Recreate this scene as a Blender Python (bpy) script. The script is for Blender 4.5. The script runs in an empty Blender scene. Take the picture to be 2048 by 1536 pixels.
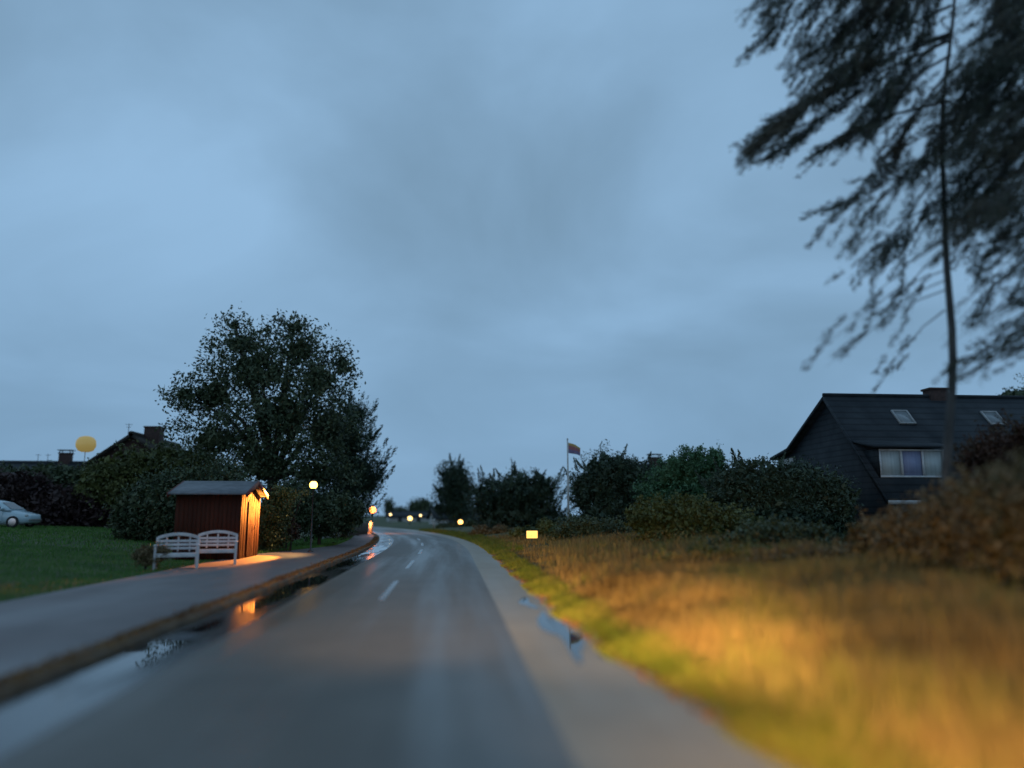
import bpy, bmesh, math, random
import numpy as np
from mathutils import Vector, Matrix

random.seed(7)
RNG = np.random.default_rng(11)
S = bpy.context.scene
COL = S.collection
R = math.radians

# ------------------------------------------------------------------ camera
F_PX = 1500.0
PITCH = math.atan(262 / F_PX)
YAW = math.atan(122 / F_PX * math.cos(PITCH))
EYE = Vector((0, 0, 1.5))
fw = Vector((math.sin(YAW) * math.cos(PITCH), math.cos(YAW) * math.cos(PITCH), math.sin(PITCH)))
rt = Vector((math.cos(YAW), -math.sin(YAW), 0))
up = rt.cross(fw)


def at(px, py, D):
    """point seen at photograph pixel (px, py), D metres down the road"""
    d = fw * F_PX + rt * (px - 1024) + up * (768 - py)
    return EYE + d * (D / d.y)


cam = bpy.data.cameras.new("camera")
cam.sensor_width = 36
cam.lens = F_PX / 2048 * 36
cam.clip_end = 5000
cam.dof.use_dof = True
cam.dof.focus_distance = 31
cam.dof.aperture_fstop = 0.165
camo = bpy.data.objects.new("camera", cam)
M = Matrix((rt, up, -fw)).transposed().to_4x4()
M.translation = EYE
camo.matrix_world = M
COL.objects.link(camo)
S.camera = camo


# ------------------------------------------------------------------ helpers
def tag(o, label=None, cat=None, group=None, kind=None):
    if label: o["label"] = label
    if cat: o["category"] = cat
    if group: o["group"] = group
    if kind: o["kind"] = kind
    return o


def empty(name, loc, label, cat, rz=0, group=None):
    o = bpy.data.objects.new(name, None)
    o.location = loc
    o.rotation_euler = (0, 0, rz)
    o.empty_display_size = 0.2
    COL.objects.link(o)
    return tag(o, label, cat, group)


def copy_tree(o, parent=None):
    c = o.copy()
    COL.objects.link(c)
    c.parent = parent
    for ch in list(o.children):
        copy_tree(ch, c)
    return c


class Geo:
    """collects vertices and faces, builds ONE mesh object"""

    def __init__(self):
        self.v, self.f, self.n = [], [], 0

    def add(self, verts, faces):
        verts = np.asarray(verts, dtype=np.float32).reshape(-1, 3)
        self.v.append(verts)
        if isinstance(faces, np.ndarray):
            self.f.append(faces + self.n)
        else:
            by = {}
            for f in faces:
                by.setdefault(len(f), []).append(f)
            for k, fs in by.items():
                self.f.append(np.asarray(fs, dtype=np.int64) + self.n)
        self.n += len(verts)

    def box(self, c, s, rz=0.0, tilt=None):
        x, y, z = s[0] / 2, s[1] / 2, s[2] / 2
        vs = [Vector((a, b, d)) for d in (-z, z) for b in (-y, y) for a in (-x, x)]
        m = Matrix.Rotation(rz, 3, 'Z')
        if tilt is not None: m = m @ tilt
        vs = [m @ v + Vector(c) for v in vs]
        self.add([tuple(v) for v in vs], [(0, 2, 3, 1), (4, 5, 7, 6), (0, 1, 5, 4), (1, 3, 7, 5), (3, 2, 6, 7), (2, 0, 4, 6)])

    def bar(self, p, q, w, h):
        """rectangular bar from p to q"""
        p, q = Vector(p), Vector(q)
        d = (q - p).normalized()
        a = d.cross(Vector((0, 0, 1)))
        if a.length < 1e-3: a = Vector((1, 0, 0))
        a.normalize()
        b = a.cross(d)
        vs = []
        for e in (p, q):
            for i, j in ((-1, -1), (1, -1), (1, 1), (-1, 1)):
                vs.append(tuple(e + a * (i * w / 2) + b * (j * h / 2)))
        self.add(vs, [(3, 2, 1, 0), (4, 5, 6, 7), (0, 1, 5, 4), (1, 2, 6, 5), (2, 3, 7, 6), (3, 0, 4, 7)])

    def tube(self, pts, rads, n=8, caps=True):
        pts = [Vector(p) for p in pts]
        vs, fs = [], []
        ref = Vector((0.31, 0.17, 0.94))
        for i, p in enumerate(pts):
            d = (pts[min(i + 1, len(pts) - 1)] - pts[max(i - 1, 0)]).normalized()
            a = d.cross(ref)
            if a.length < 1e-3: a = d.cross(Vector((1, 0, 0)))
            a.normalize()
            b = d.cross(a)
            for k in range(n):
                t = 2 * math.pi * k / n
                vs.append(tuple(p + (a * math.cos(t) + b * math.sin(t)) * rads[i]))
        for i in range(len(pts) - 1):
            for k in range(n):
                fs.append((i * n + k, i * n + (k + 1) % n, (i + 1) * n + (k + 1) % n, (i + 1) * n + k))
        if caps:
            fs.append(tuple(range(n))[::-1])
            fs.append(tuple((len(pts) - 1) * n + k for k in range(n)))
        self.add(vs, fs)

    def lathe(self, prof, c=(0, 0, 0), n=16):
        vs, fs = [], []
        for r, z in prof:
            for k in range(n):
                t = 2 * math.pi * k / n
                vs.append((c[0] + r * math.cos(t), c[1] + r * math.sin(t), c[2] + z))
        for i in range(len(prof) - 1):
            for k in range(n):
                fs.append((i * n + k, i * n + (k + 1) % n, (i + 1) * n + (k + 1) % n, (i + 1) * n + k))
        fs.append(tuple(range(n))[::-1])
        fs.append(tuple((len(prof) - 1) * n + k for k in range(n)))
        self.add(vs, fs)

    def blob(self, c, r, sub=3, rough=0.18):
        bm = bmesh.new()
        bmesh.ops.create_icosphere(bm, subdivisions=sub, radius=1)
        vs = np.array([v.co[:] for v in bm.verts])
        fs = np.array([[v.index for v in f.verts] for f in bm.faces])
        bm.free()
        ph = RNG.uniform(0, 6, 6)
        k = 1 + rough * (np.sin(vs[:, 0] * 4 + ph[0]) * np.sin(vs[:, 1] * 5 + ph[1]) + 0.7 * np.sin(vs[:, 2] * 7 + ph[2]) * np.sin(vs[:, 0] * 6 + ph[3]))
        self.add(vs * k[:, None] * np.asarray(r) + np.asarray(c), fs)

    def leaves(self, c, size, aspect=0.45, dirs=None, jit=1.0):
        """one four-cornered leaf per centre"""
        c = np.asarray(c, dtype=np.float64)
        n = len(c)
        if n == 0: return
        d = RNG.normal(size=(n, 3)) * jit
        if dirs is not None: d = d + dirs
        d /= np.linalg.norm(d, axis=1)[:, None] + 1e-9
        a = np.cross(d, RNG.normal(size=(n, 3)))
        a /= np.linalg.norm(a, axis=1)[:, None] + 1e-9
        nn = np.cross(d, a)
        s = np.broadcast_to(np.asarray(size, dtype=np.float64), (n,)) * RNG.uniform(0.65, 1.35, n)
        s = s[:, None]
        w = s * aspect
        v = np.stack([c - d * s * 0.5, c + a * w * 0.5 + nn * s * 0.06, c + d * s * 0.5, c - a * w * 0.5 + nn * s * 0.06], axis=1)
        self.add(v.reshape(-1, 3), np.arange(n * 4, dtype=np.int64).reshape(n, 4))

    def blades(self, p, h, w, lean=0.35, bias=(0, 0)):
        """upright grass blades, two quads each, bent over"""
        p = np.asarray(p, dtype=np.float64)
        n = len(p)
        if n == 0: return
        h = np.broadcast_to(np.asarray(h, dtype=np.float64), (n,))[:, None]
        w = np.broadcast_to(np.asarray(w, dtype=np.float64), (n,))[:, None]
        t = RNG.uniform(0, 2 * np.pi, n)
        a = np.stack([np.cos(t), np.sin(t), np.zeros(n)], 1)
        t2 = RNG.uniform(0, 2 * np.pi, n)
        L = np.stack([np.cos(t2) + bias[0], np.sin(t2) + bias[1], np.zeros(n)], 1) * RNG.uniform(0.1, 1, n)[:, None] * lean
        z = np.array([0, 0, 1.0])
        m = p + h * (z * 0.55 + L * 0.3)
        e = p + h * (z * 0.95 + L)
        v = np.stack([p - a * w / 2, p + a * w / 2, m + a * w * 0.4, m - a * w * 0.4, e + a * w * 0.06, e - a * w * 0.06], 1)
        b = np.arange(n, dtype=np.int64)[:, None] * 6
        self.add(v.reshape(-1, 3), np.concatenate([b + np.array([0, 1, 2, 3]), b + np.array([3, 2, 4, 5])]))

    def build(self, name, mat, parent=None, smooth=False, bevel=0):
        me = bpy.data.meshes.new(name)
        V = np.concatenate(self.v).astype(np.float32)
        me.vertices.add(len(V))
        me.vertices.foreach_set("co", V.ravel())
        idx = np.concatenate([f.ravel() for f in self.f]).astype(np.int32)
        tot = np.concatenate([np.full(len(f), f.shape[1]) for f in self.f]).astype(np.int32)
        st = np.concatenate([[0], np.cumsum(tot)[:-1]]).astype(np.int32)
        me.loops.add(len(idx))
        me.loops.foreach_set("vertex_index", idx)
        me.polygons.add(len(tot))
        me.polygons.foreach_set("loop_start", st)
        me.polygons.foreach_set("loop_total", tot)
        me.update(calc_edges=True)
        me.validate()
        if smooth:
            me.polygons.foreach_set("use_smooth", np.ones(len(me.polygons), dtype=bool))
        if mat: me.materials.append(mat)
        o = bpy.data.objects.new(name, me)
        COL.objects.link(o)
        if parent: o.parent = parent
        if bevel:
            b = o.modifiers.new("bevel", 'BEVEL')
            b.width = bevel
            b.segments = 2
            b.limit_method = 'ANGLE'
        return o


# ------------------------------------------------------------------ materials
def nmat(name):
    m = bpy.data.materials.new(name)
    m.use_nodes = True
    nt = m.node_tree
    b = nt.nodes["Principled BSDF"]
    return m, nt, b


def N(nt, typ, **kw):
    n = nt.nodes.new(typ)
    for k, v in kw.items():
        if k in n.inputs.keys() if hasattr(n.inputs, 'keys') else False:
            n.inputs[k].default_value = v
        else:
            setattr(n, k, v)
    return n


def ramp(nt, fac, stops):
    r = nt.nodes.new("ShaderNodeValToRGB")
    e = r.color_ramp.elements
    while len(e) < len(stops): e.new(0.5)
    for i, (p, c) in enumerate(stops):
        e[i].position = p
        e[i].color = (*c, 1) if len(c) == 3 else c
    nt.links.new(fac, r.inputs[0])
    return r.outputs[0]


def surf(name, c1, c2, scale=3.0, rough=0.7, bump=0.3, stretch=(1, 1, 1), detail=6, spec=0.5, metallic=0.0, bumpscale=None):
    m, nt, b = nmat(name)
    tc = nt.nodes.new("ShaderNodeTexCoord")
    mp = nt.nodes.new("ShaderNodeMapping")
    mp.inputs["Scale"].default_value = stretch
    nt.links.new(tc.outputs["Object"], mp.inputs[0])
    no = nt.nodes.new("ShaderNodeTexNoise")
    no.inputs["Scale"].default_value = scale
    no.inputs["Detail"].default_value = detail
    nt.links.new(mp.outputs[0], no.inputs["Vector"])
    nt.links.new(ramp(nt, no.outputs[0], [(0.3, c1), (0.7, c2)]), b.inputs["Base Color"])
    b.inputs["Roughness"].default_value = rough
    b.inputs["Specular IOR Level"].default_value = spec
    b.inputs["Metallic"].default_value = metallic
    if bump:
        n2 = nt.nodes.new("ShaderNodeTexNoise")
        n2.inputs["Scale"].default_value = bumpscale or scale * 6
        n2.inputs["Detail"].default_value = 4
        nt.links.new(mp.outputs[0], n2.inputs["Vector"])
        bp = nt.nodes.new("ShaderNodeBump")
        bp.inputs["Strength"].default_value = bump
        bp.inputs["Distance"].default_value = 0.02
        nt.links.new(n2.outputs[0], bp.inputs["Height"])
        nt.links.new(bp.outputs[0], b.inputs["Normal"])
    return m


def leafmat(name, cols, rough=0.55, spec=0.35, scale=0.8):
    m, nt, b = nmat(name)
    g = nt.nodes.new("ShaderNodeNewGeometry")
    no = nt.nodes.new("ShaderNodeTexNoise")
    no.inputs["Scale"].default_value = scale
    no.inputs["Detail"].default_value = 3
    nt.links.new(g.outputs["Position"], no.inputs["Vector"])
    mx = nt.nodes.new("ShaderNodeMath")
    mx.operation = 'MULTIPLY_ADD'
    nt.links.new(g.outputs["Random Per Island"], mx.inputs[0])
    mx.inputs[1].default_value = 0.5
    m2 = nt.nodes.new("ShaderNodeMath")
    m2.operation = 'MULTIPLY_ADD'
    nt.links.new(no.outputs[0], m2.inputs[0])
    m2.inputs[1].default_value = 1.6
    m2.inputs[2].default_value = -0.55
    nt.links.new(m2.outputs[0], mx.inputs[2])
    k = len(cols)
    nt.links.new(ramp(nt, mx.outputs[0], [((i + 0.3) / k, c) for i, c in enumerate(cols)]), b.inputs["Base Color"])
    b.inputs["Roughness"].default_value = rough
    b.inputs["Specular IOR Level"].default_value = spec
    return m


def glow(name, col, strength):
    m, nt, b = nmat(name)
    b.inputs["Base Color"].default_value = (*[min(1, c) for c in col], 1)
    b.inputs["Emission Color"].default_value = (*col, 1)
    b.inputs["Emission Strength"].default_value = strength
    b.inputs["Roughness"].default_value = 0.4
    return m


def wet_road(name, c1, c2, r_lo, r_hi, su, sv, lo=0.35, hi=0.65, bump=0.12, spec=0.5):
    """asphalt with a wet film whose gloss varies in bands along the road (UV = metres across, metres along)"""
    m, nt, b = nmat(name)
    uv = nt.nodes.new("ShaderNodeUVMap")
    uv.uv_map = "UVMap"
    mp = nt.nodes.new("ShaderNodeMapping")
    mp.inputs["Scale"].default_value = (su, sv, 1)
    nt.links.new(uv.outputs[0], mp.inputs[0])
    band = nt.nodes.new("ShaderNodeTexNoise")
    band.inputs["Scale"].default_value = 1
    band.inputs["Detail"].default_value = 4
    nt.links.new(mp.outputs[0], band.inputs["Vector"])
    fine = nt.nodes.new("ShaderNodeTexNoise")
    fine.inputs["Scale"].default_value = 28
    fine.inputs["Detail"].default_value = 6
    nt.links.new(uv.outputs[0], fine.inputs["Vector"])
    mid = nt.nodes.new("ShaderNodeTexNoise")
    mid.inputs["Scale"].default_value = 1.1
    mid.inputs["Detail"].default_value = 5
    nt.links.new(uv.outputs[0], mid.inputs["Vector"])
    add = nt.nodes.new("ShaderNodeMath")
    add.operation = 'MULTIPLY_ADD'
    nt.links.new(fine.outputs[0], add.inputs[0])
    add.inputs[1].default_value = 0.5
    half = nt.nodes.new("ShaderNodeMath")
    half.operation = 'MULTIPLY'
    nt.links.new(mid.outputs[0], half.inputs[0])
    half.inputs[1].default_value = 0.5
    nt.links.new(half.outputs[0], add.inputs[2])
    nt.links.new(ramp(nt, add.outputs[0], [(0.3, c1), (0.7, c2)]), b.inputs["Base Color"])
    rr = ramp(nt, band.outputs[0], [(lo, (r_lo,) * 3), (hi, (r_hi,) * 3)])
    nt.links.new(rr, b.inputs["Roughness"])
    b.inputs["Specular IOR Level"].default_value = spec
    bp = nt.nodes.new("ShaderNodeBump")
    bp.inputs["Strength"].default_value = bump
    bp.inputs["Distance"].default_value = 0.01
    big = nt.nodes.new("ShaderNodeTexNoise")
    big.inputs["Scale"].default_value = 90
    big.inputs["Detail"].default_value = 2
    nt.links.new(uv.outputs[0], big.inputs["Vector"])
    nt.links.new(big.outputs[0], bp.inputs["Height"])
    nt.links.new(bp.outputs[0], b.inputs["Normal"])
    return m


MT = {}
MT["asphalt"] = wet_road("wet_asphalt", (0.085, 0.07, 0.055), (0.15, 0.125, 0.10), 0.28, 0.52, 1.1, 0.05, 0.38, 0.58, spec=0.36)
MT["gutter"] = wet_road("wet_gutter", (0.02, 0.021, 0.022), (0.045, 0.043, 0.04), 0.12, 0.34, 1.6, 0.35, 0.40, 0.66, bump=0.05)
MT["shoulder"] = wet_road("worn_asphalt", (0.25, 0.20, 0.145), (0.36, 0.295, 0.22), 0.42, 0.62, 1.2, 0.10)
MT["pavement"] = wet_road("damp_paving", (0.10, 0.078, 0.074), (0.175, 0.138, 0.13), 0.42, 0.65, 0.6, 0.15)
MT["kerb"] = surf("kerb_stone", (0.055, 0.035, 0.018), (0.14, 0.085, 0.04), 4, 0.85, 0.6)
MT["dirt"] = surf("leafy_dirt", (0.05, 0.027, 0.012), (0.16, 0.085, 0.035), 6, 0.9, 0.8)
MT["soil"] = surf("grass_soil", (0.03, 0.045, 0.014), (0.07, 0.085, 0.025), 0.7, 0.95, 0.6)
MT["water"] = surf("puddle_water", (0.012, 0.012, 0.011), (0.02, 0.019, 0.016), 2, 0.03, 0.0)
MT["lawn"] = leafmat("lawn_grass", [(0.042, 0.112, 0.0196), (0.063, 0.168, 0.028), (0.105, 0.196, 0.042)], 0.6, 0.25)
MT["edgegrass"] = leafmat("edge_grass", [(0.08, 0.12, 0.012), (0.15, 0.17, 0.02), (0.23, 0.21, 0.04)], 0.6, 0.2)
MT["drygrass"] = leafmat("dry_grass", [(0.115, 0.069, 0.023), (0.23, 0.1437, 0.05175), (0.345, 0.23, 0.092), (0.1725, 0.1725, 0.0345)], 0.75, 0.15, 0.6)
MT["dead"] = leafmat("fallen_leaves", [(0.08, 0.03, 0.01), (0.18, 0.075, 0.02), (0.26, 0.14, 0.04)], 0.6, 0.4)
MT["leaf"] = leafmat("broad_leaves", [(0.032, 0.0512, 0.0256), (0.048, 0.072, 0.032), (0.08, 0.096, 0.0448)])
MT["leafwarm"] = leafmat("olive_leaves", [(0.042, 0.056, 0.015), (0.07, 0.086, 0.022), (0.115, 0.125, 0.034)])
MT["leafbright"] = leafmat("fresh_leaves", [(0.033, 0.09, 0.039), (0.0525, 0.1275, 0.054), (0.075, 0.15, 0.0675)])
MT["needle"] = leafmat("pine_needles", [(0.0224, 0.0432, 0.0272), (0.0352, 0.0608, 0.0352), (0.0576, 0.0832, 0.0448)], 0.5, 0.35)
MT["needlebrown"] = leafmat("brown_pine_needles", [(0.022, 0.0374, 0.0242), (0.044, 0.055, 0.033), (0.088, 0.0715, 0.044)], 0.5, 0.35)
MT["copper"] = leafmat("copper_leaves", [(0.027, 0.0135, 0.015), (0.039, 0.0195, 0.0195), (0.054, 0.0315, 0.027)])
MT["brownleaf"] = leafmat("autumn_leaves", [(0.08, 0.054, 0.024), (0.13, 0.09, 0.042), (0.21, 0.15, 0.078), (0.085, 0.072, 0.028)], 0.6, 0.25)
MT["redleaf"] = leafmat("russet_leaves", [(0.048, 0.0216, 0.0132), (0.084, 0.036, 0.0192), (0.072, 0.054, 0.024)], 0.6, 0.25)
MT["bark"] = surf("bark", (0.02, 0.015, 0.011), (0.06, 0.045, 0.035), 6, 0.9, 0.8, (1, 1, 0.2))
MT["palebark"] = surf("grey_bark", (0.035, 0.034, 0.032), (0.11, 0.105, 0.10), 9, 0.85, 0.8, (1, 1, 0.2))
MT["redwood"] = surf("red_boards", (0.04, 0.0112, 0.006), (0.068, 0.0185, 0.009), 3, 0.7, 0.3, (1, 1, 0.15), spec=0.15)
MT["redtrim"] = surf("red_trim", (0.13, 0.025, 0.018), (0.2, 0.04, 0.025), 4, 0.55, 0.2)
MT["felt"] = surf("roof_felt", (0.10, 0.105, 0.115), (0.17, 0.175, 0.19), 4, 0.55, 0.3)
MT["white"] = surf("white_paint", (0.42, 0.42, 0.43), (0.62, 0.62, 0.62), 5, 0.4, 0.1)
MT["offwhite"] = surf("weathered_white", (0.4, 0.4, 0.38), (0.6, 0.6, 0.57), 6, 0.6, 0.2)
MT["render"] = surf("white_render", (0.4, 0.4, 0.39), (0.55, 0.55, 0.53), 2, 0.85, 0.3)
MT["brick"] = surf("dark_brick", (0.035, 0.02, 0.017), (0.07, 0.037, 0.03), 8, 0.85, 0.5)
MT["grey"] = surf("grey_paint", (0.22, 0.22, 0.22), (0.34, 0.34, 0.33), 6, 0.5, 0.1)
MT["darkmetal"] = surf("dark_metal", (0.02, 0.02, 0.021), (0.04, 0.04, 0.042), 8, 0.45, 0.1)
MT["wood"] = surf("weathered_wood", (0.05, 0.04, 0.032), (0.13, 0.105, 0.085), 5, 0.8, 0.4, (1, 1, 0.2))
MT["glass"] = surf("dark_glass", (0.03, 0.035, 0.04), (0.05, 0.055, 0.06), 1, 0.06, 0)
MT["skyglass"] = surf("roof_glass", (0.18, 0.2, 0.21), (0.24, 0.26, 0.27), 1, 0.08, 0)
MT["curtain"] = surf("net_curtain", (0.36, 0.4, 0.4), (0.48, 0.52, 0.52), 2, 0.5, 0.1, (6, 6, 0.3))
MT["bluecurtain"] = surf("blue_curtain", (0.19, 0.22, 0.36), (0.26, 0.29, 0.43), 2, 0.6, 0.1, (6, 6, 0.3))
MT["carpaint"] = surf("pale_blue_car_paint", (0.42, 0.55, 0.6), (0.48, 0.6, 0.66), 1.5, 0.18, 0)
MT["rubber"] = surf("rubber", (0.012, 0.012, 0.012), (0.025, 0.025, 0.025), 8, 0.8, 0.2)
MT["chrome"] = surf("steel", (0.4, 0.4, 0.42), (0.55, 0.55, 0.57), 4, 0.25, 0, metallic=1.0)


def coursed(name, c1, c2, freq, rough, axis='Z', dist=0.04):
    """roof covering or boarding with horizontal courses"""
    m = surf(name, c1, c2, 1.3, rough, 0, spec=0.25)
    nt = m.node_tree
    b = nt.nodes["Principled BSDF"]
    tc = nt.nodes.new("ShaderNodeTexCoord")
    w = nt.nodes.new("ShaderNodeTexWave")
    w.wave_type = 'BANDS'
    w.bands_direction = axis
    w.wave_profile = 'SAW'
    w.inputs["Scale"].default_value = freq
    w.inputs["Distortion"].default_value = 0.6
    w.inputs["Detail"].default_value = 2
    nt.links.new(tc.outputs["Object"], w.inputs["Vector"])
    bp = nt.nodes.new("ShaderNodeBump")
    bp.inputs["Strength"].default_value = 0.9
    bp.inputs["Distance"].default_value = dist
    nt.links.new(w.outputs[0], bp.inputs["Height"])
    nt.links.new(bp.outputs[0], b.inputs["Normal"])
    old = b.inputs["Base Color"].links[0].from_socket
    tone = ramp(nt, w.outputs[0], [(0.0, (0.45, 0.45, 0.45)), (0.35, (1, 1, 1))])
    mu = nt.nodes.new("ShaderNodeMix")
    mu.data_type = 'RGBA'
    mu.blend_type = 'MULTIPLY'
    mu.inputs[0].default_value = 1.0
    nt.links.new(old, mu.inputs[6])
    nt.links.new(tone, mu.inputs[7])
    nt.links.new(mu.outputs[2], b.inputs["Base Color"])
    return m


MT["tiles"] = coursed("dark_roof_tiles", (0.016, 0.0208, 0.0256), (0.0352, 0.0416, 0.048), 1.0, 0.75)
MT["cladding"] = coursed("dark_shingle_cladding", (0.016, 0.0208, 0.0256), (0.0352, 0.0416, 0.0464), 1.2, 0.75)
MT["thatch"] = coursed("old_thatch", (0.03, 0.026, 0.022), (0.06, 0.052, 0.045), 0.6, 0.9)


def flagmat():
    m, nt, b = nmat("tricolour_cloth")
    uv = nt.nodes.new("ShaderNodeUVMap")
    uv.uv_map = "UVMap"
    sp = nt.nodes.new("ShaderNodeSeparateXYZ")
    nt.links.new(uv.outputs[0], sp.inputs[0])
    r = nt.nodes.new("ShaderNodeValToRGB")
    r.color_ramp.interpolation = 'CONSTANT'
    e = r.color_ramp.elements
    e.new(0.5)
    for i, (p, c) in enumerate([(0, (0.20, 0.16, 0.27)), (0.38, (0.36, 0.14, 0.15)), (0.74, (0.48, 0.32, 0.12))]):
        e[i].position = p
        e[i].color = (*c, 1)
    nt.links.new(sp.outputs[1], r.inputs[0])
    nt.links.new(r.outputs[0], b.inputs["Base Color"])
    b.inputs["Roughness"].default_value = 0.8
    return m


MT["flag"] = flagmat()

# ------------------------------------------------------------------ world and lights
w = bpy.data.worlds.new("World")
S.world = w
w.use_nodes = True
nt = w.node_tree
bg = nt.nodes["Background"]
sky = nt.nodes.new("ShaderNodeTexSky")
sky.sky_type = 'NISHITA'
sky.sun_disc = False
SUN_EL, SUN_AZ = R(4), R(200)
sky.sun_elevation = SUN_EL
sky.sun_rotation = SUN_AZ
tc = nt.nodes.new("ShaderNodeTexCoord")
sep = nt.nodes.new("ShaderNodeSeparateXYZ")
nt.links.new(tc.outputs["Generated"], sep.inputs[0])


def wm(op, a, b=None, c=None):
    n = nt.nodes.new("ShaderNodeMath")
    n.operation = op
    for i, v in enumerate((a, b, c)):
        if v is None: continue
        if isinstance(v, (int, float)): n.inputs[i].default_value = v
        else: nt.links.new(v, n.inputs[i])
    return n.outputs[0]


zc = wm('MAXIMUM', sep.outputs[2], 0.0)
den = wm('ADD', zc, 0.30)
cx_ = wm('DIVIDE', sep.outputs[0], den)
cy_ = wm('DIVIDE', sep.outputs[1], den)
comb = nt.nodes.new("ShaderNodeCombineXYZ")
nt.links.new(cx_, comb.inputs[0])
nt.links.new(cy_, comb.inputs[1])
CLOUD_OFF = (3.1, 0.4, 0.0)
mpw = nt.nodes.new("ShaderNodeMapping")
mpw.inputs["Location"].default_value = CLOUD_OFF
nt.links.new(comb.outputs[0], mpw.inputs[0])
cn = nt.nodes.new("ShaderNodeTexNoise")
cn.inputs["Scale"].default_value = 1.35
cn.inputs["Detail"].default_value = 6
cn.inputs["Roughness"].default_value = 0.5
cn.inputs["Distortion"].default_value = 0.5
nt.links.new(mpw.outputs[0], cn.inputs["Vector"])
cv = wm('MULTIPLY_ADD', cn.outputs[0], 1.05, -0.025)
nrm_ = nt.nodes.new("ShaderNodeVectorMath")
nrm_.operation = 'NORMALIZE'
nt.links.new(tc.outputs["Generated"], nrm_.inputs[0])
# broad thick and thin places in the cloud sheet, each at its own bearing in the sky
for px, py, k, amp in ((480, 430, 26, 0.20), (250, 470, 30, 0.10), (420, 90, 24, -0.16), (1230, 440, 16, -0.11), (900, 330, 30, -0.03), (1100, -20, 16, 0.10),
                       (1480, 230, 30, 0.12), (800, 720, 30, 0.03), (100, 250, 30, -0.03), (1650, 620, 30, 0.05), (620, 560, 50, 0.05)):
    dv = (at(px, py, 10) - EYE).normalized()
    dn = nt.nodes.new("ShaderNodeVectorMath")
    dn.operation = 'DOT_PRODUCT'
    nt.links.new(nrm_.outputs[0], dn.inputs[0])
    dn.inputs[1].default_value = dv
    e_ = wm('POWER', 2.718, wm('MULTIPLY', wm('SUBTRACT', dn.outputs["Value"], 1.0), float(k)))
    cv = wm('MULTIPLY_ADD', e_, amp, cv)
cloud = ramp(nt, cv, [(0.22, (1.65, 2.8, 4.0)), (0.50, (2.25, 3.8, 5.55)), (0.78, (3.05, 5.1, 7.5))])
# the Nishita dusk sky behind the cloud sheet, scaled to the same brightness
hz = nt.nodes.new("ShaderNodeMix")
hz.data_type = 'RGBA'
hz.inputs[0].default_value = 0.94
nt.links.new(sky.outputs[0], hz.inputs[6])
nt.links.new(cloud, hz.inputs[7])
# air near the horizon is a little darker and bluer
hf = nt.nodes.new("ShaderNodeMapRange")
hf.inputs[1].default_value = 0.0
hf.inputs[2].default_value = 0.45
hf.inputs[3].default_value = 0.0
hf.inputs[4].default_value = 1.0
hf.interpolation_type = 'SMOOTHSTEP'
nt.links.new(zc, hf.inputs[0])
hx = nt.nodes.new("ShaderNodeMix")
hx.data_type = 'RGBA'
nt.links.new(hf.outputs[0], hx.inputs[0])
hm = nt.nodes.new("ShaderNodeMix")
hm.data_type = 'RGBA'
hm.inputs[0].default_value = 0.6
hm.inputs[7].default_value = (2.05, 3.7, 5.7, 1)
nt.links.new(hz.outputs[2], hm.inputs[6])
nt.links.new(hm.outputs[2], hx.inputs[6])
nt.links.new(hz.outputs[2], hx.inputs[7])
nt.links.new(hx.outputs[2], bg.inputs[0])
bg.inputs[1].default_value = 0.1

sun = bpy.data.lights.new("sun", 'SUN')
sun.energy = 0.06
sun.angle = R(30)
sun.color = (1.0, 0.9, 0.8)
so = bpy.data.objects.new("sun", sun)
so.rotation_euler = (R(90) - SUN_EL, 0, math.pi - SUN_AZ)
COL.objects.link(so)


def headlight(x, right, down, energy, size, flat, col):
    """dipped beam of the car the picture is taken from: a wide flat cone"""
    l = bpy.data.lights.new("headlight", 'SPOT')
    l.energy = energy
    l.spot_size = R(size)
    l.spot_blend = 1.0
    l.shadow_soft_size = 0.06
    l.color = col
    o = bpy.data.objects.new("headlight", l)
    o.location = (x, 1.3, 0.68)
    d = Vector((math.sin(R(right)) * math.cos(R(down)), math.cos(R(right)) * math.cos(R(down)), -math.sin(R(down))))
    o.rotation_euler = d.to_track_quat('-Z', 'Y').to_euler()
    o.scale = (1, flat, 1)
    COL.objects.link(o)


HCOL = (1.0, 0.61, 0.21)
headlight(-1.1, 3, 3.0, 17000, 36, 0.19, HCOL)
headlight(0.55, 9, 2.8, 9800, 46, 0.19, HCOL)
headlight(0.56, 27, 3.5, 2000, 80, 0.30, HCOL)


# ------------------------------------------------------------------ terrain, road, pavement
def cx(y):
    y = np.asarray(y, dtype=np.float64)
    t = np.clip(y - 30, 0, 110)
    return -(t * t) / 430 - np.clip(y - 140, 0, None) * 0.51


def hgt(x, y):
    x = np.asarray(x, dtype=np.float64)
    u = x - cx(y)
    far = np.clip(1 - (y - 60) / 60, 0, 1)
    d = np.clip(-8.8 - u, 0, None)
    left = 0.025 + 1.0 * (1 - np.exp(-d / 9)) * far
    u = u - np.where(u > 0, 0.75 * np.exp(-np.clip(y - 3.5, -1, 99) / 3.2), 0)
    t = np.clip((u - 1.40) / 3.2, 0, 1)
    t2 = np.clip((u - 4.0) / 6.0, 0, 1)
    wob = 0.03 * np.sin(y * 1.7 + 0.6 * np.sin(y * 0.63)) + 0.02 * np.sin(y * 3.9)
    right = -0.03 + wob * np.clip((u - 1.2) * 2, 0, 1) + 0.26 * (t * t * (3 - 2 * t)) * (0.4 + 0.6 * far) + 0.42 * t2 * far
    mid = -0.06
    h = np.where(u < -3.78, left, np.where(u > 1.3, right, mid))
    return h


def gz(x, y):
    return float(hgt(x, y))


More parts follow.
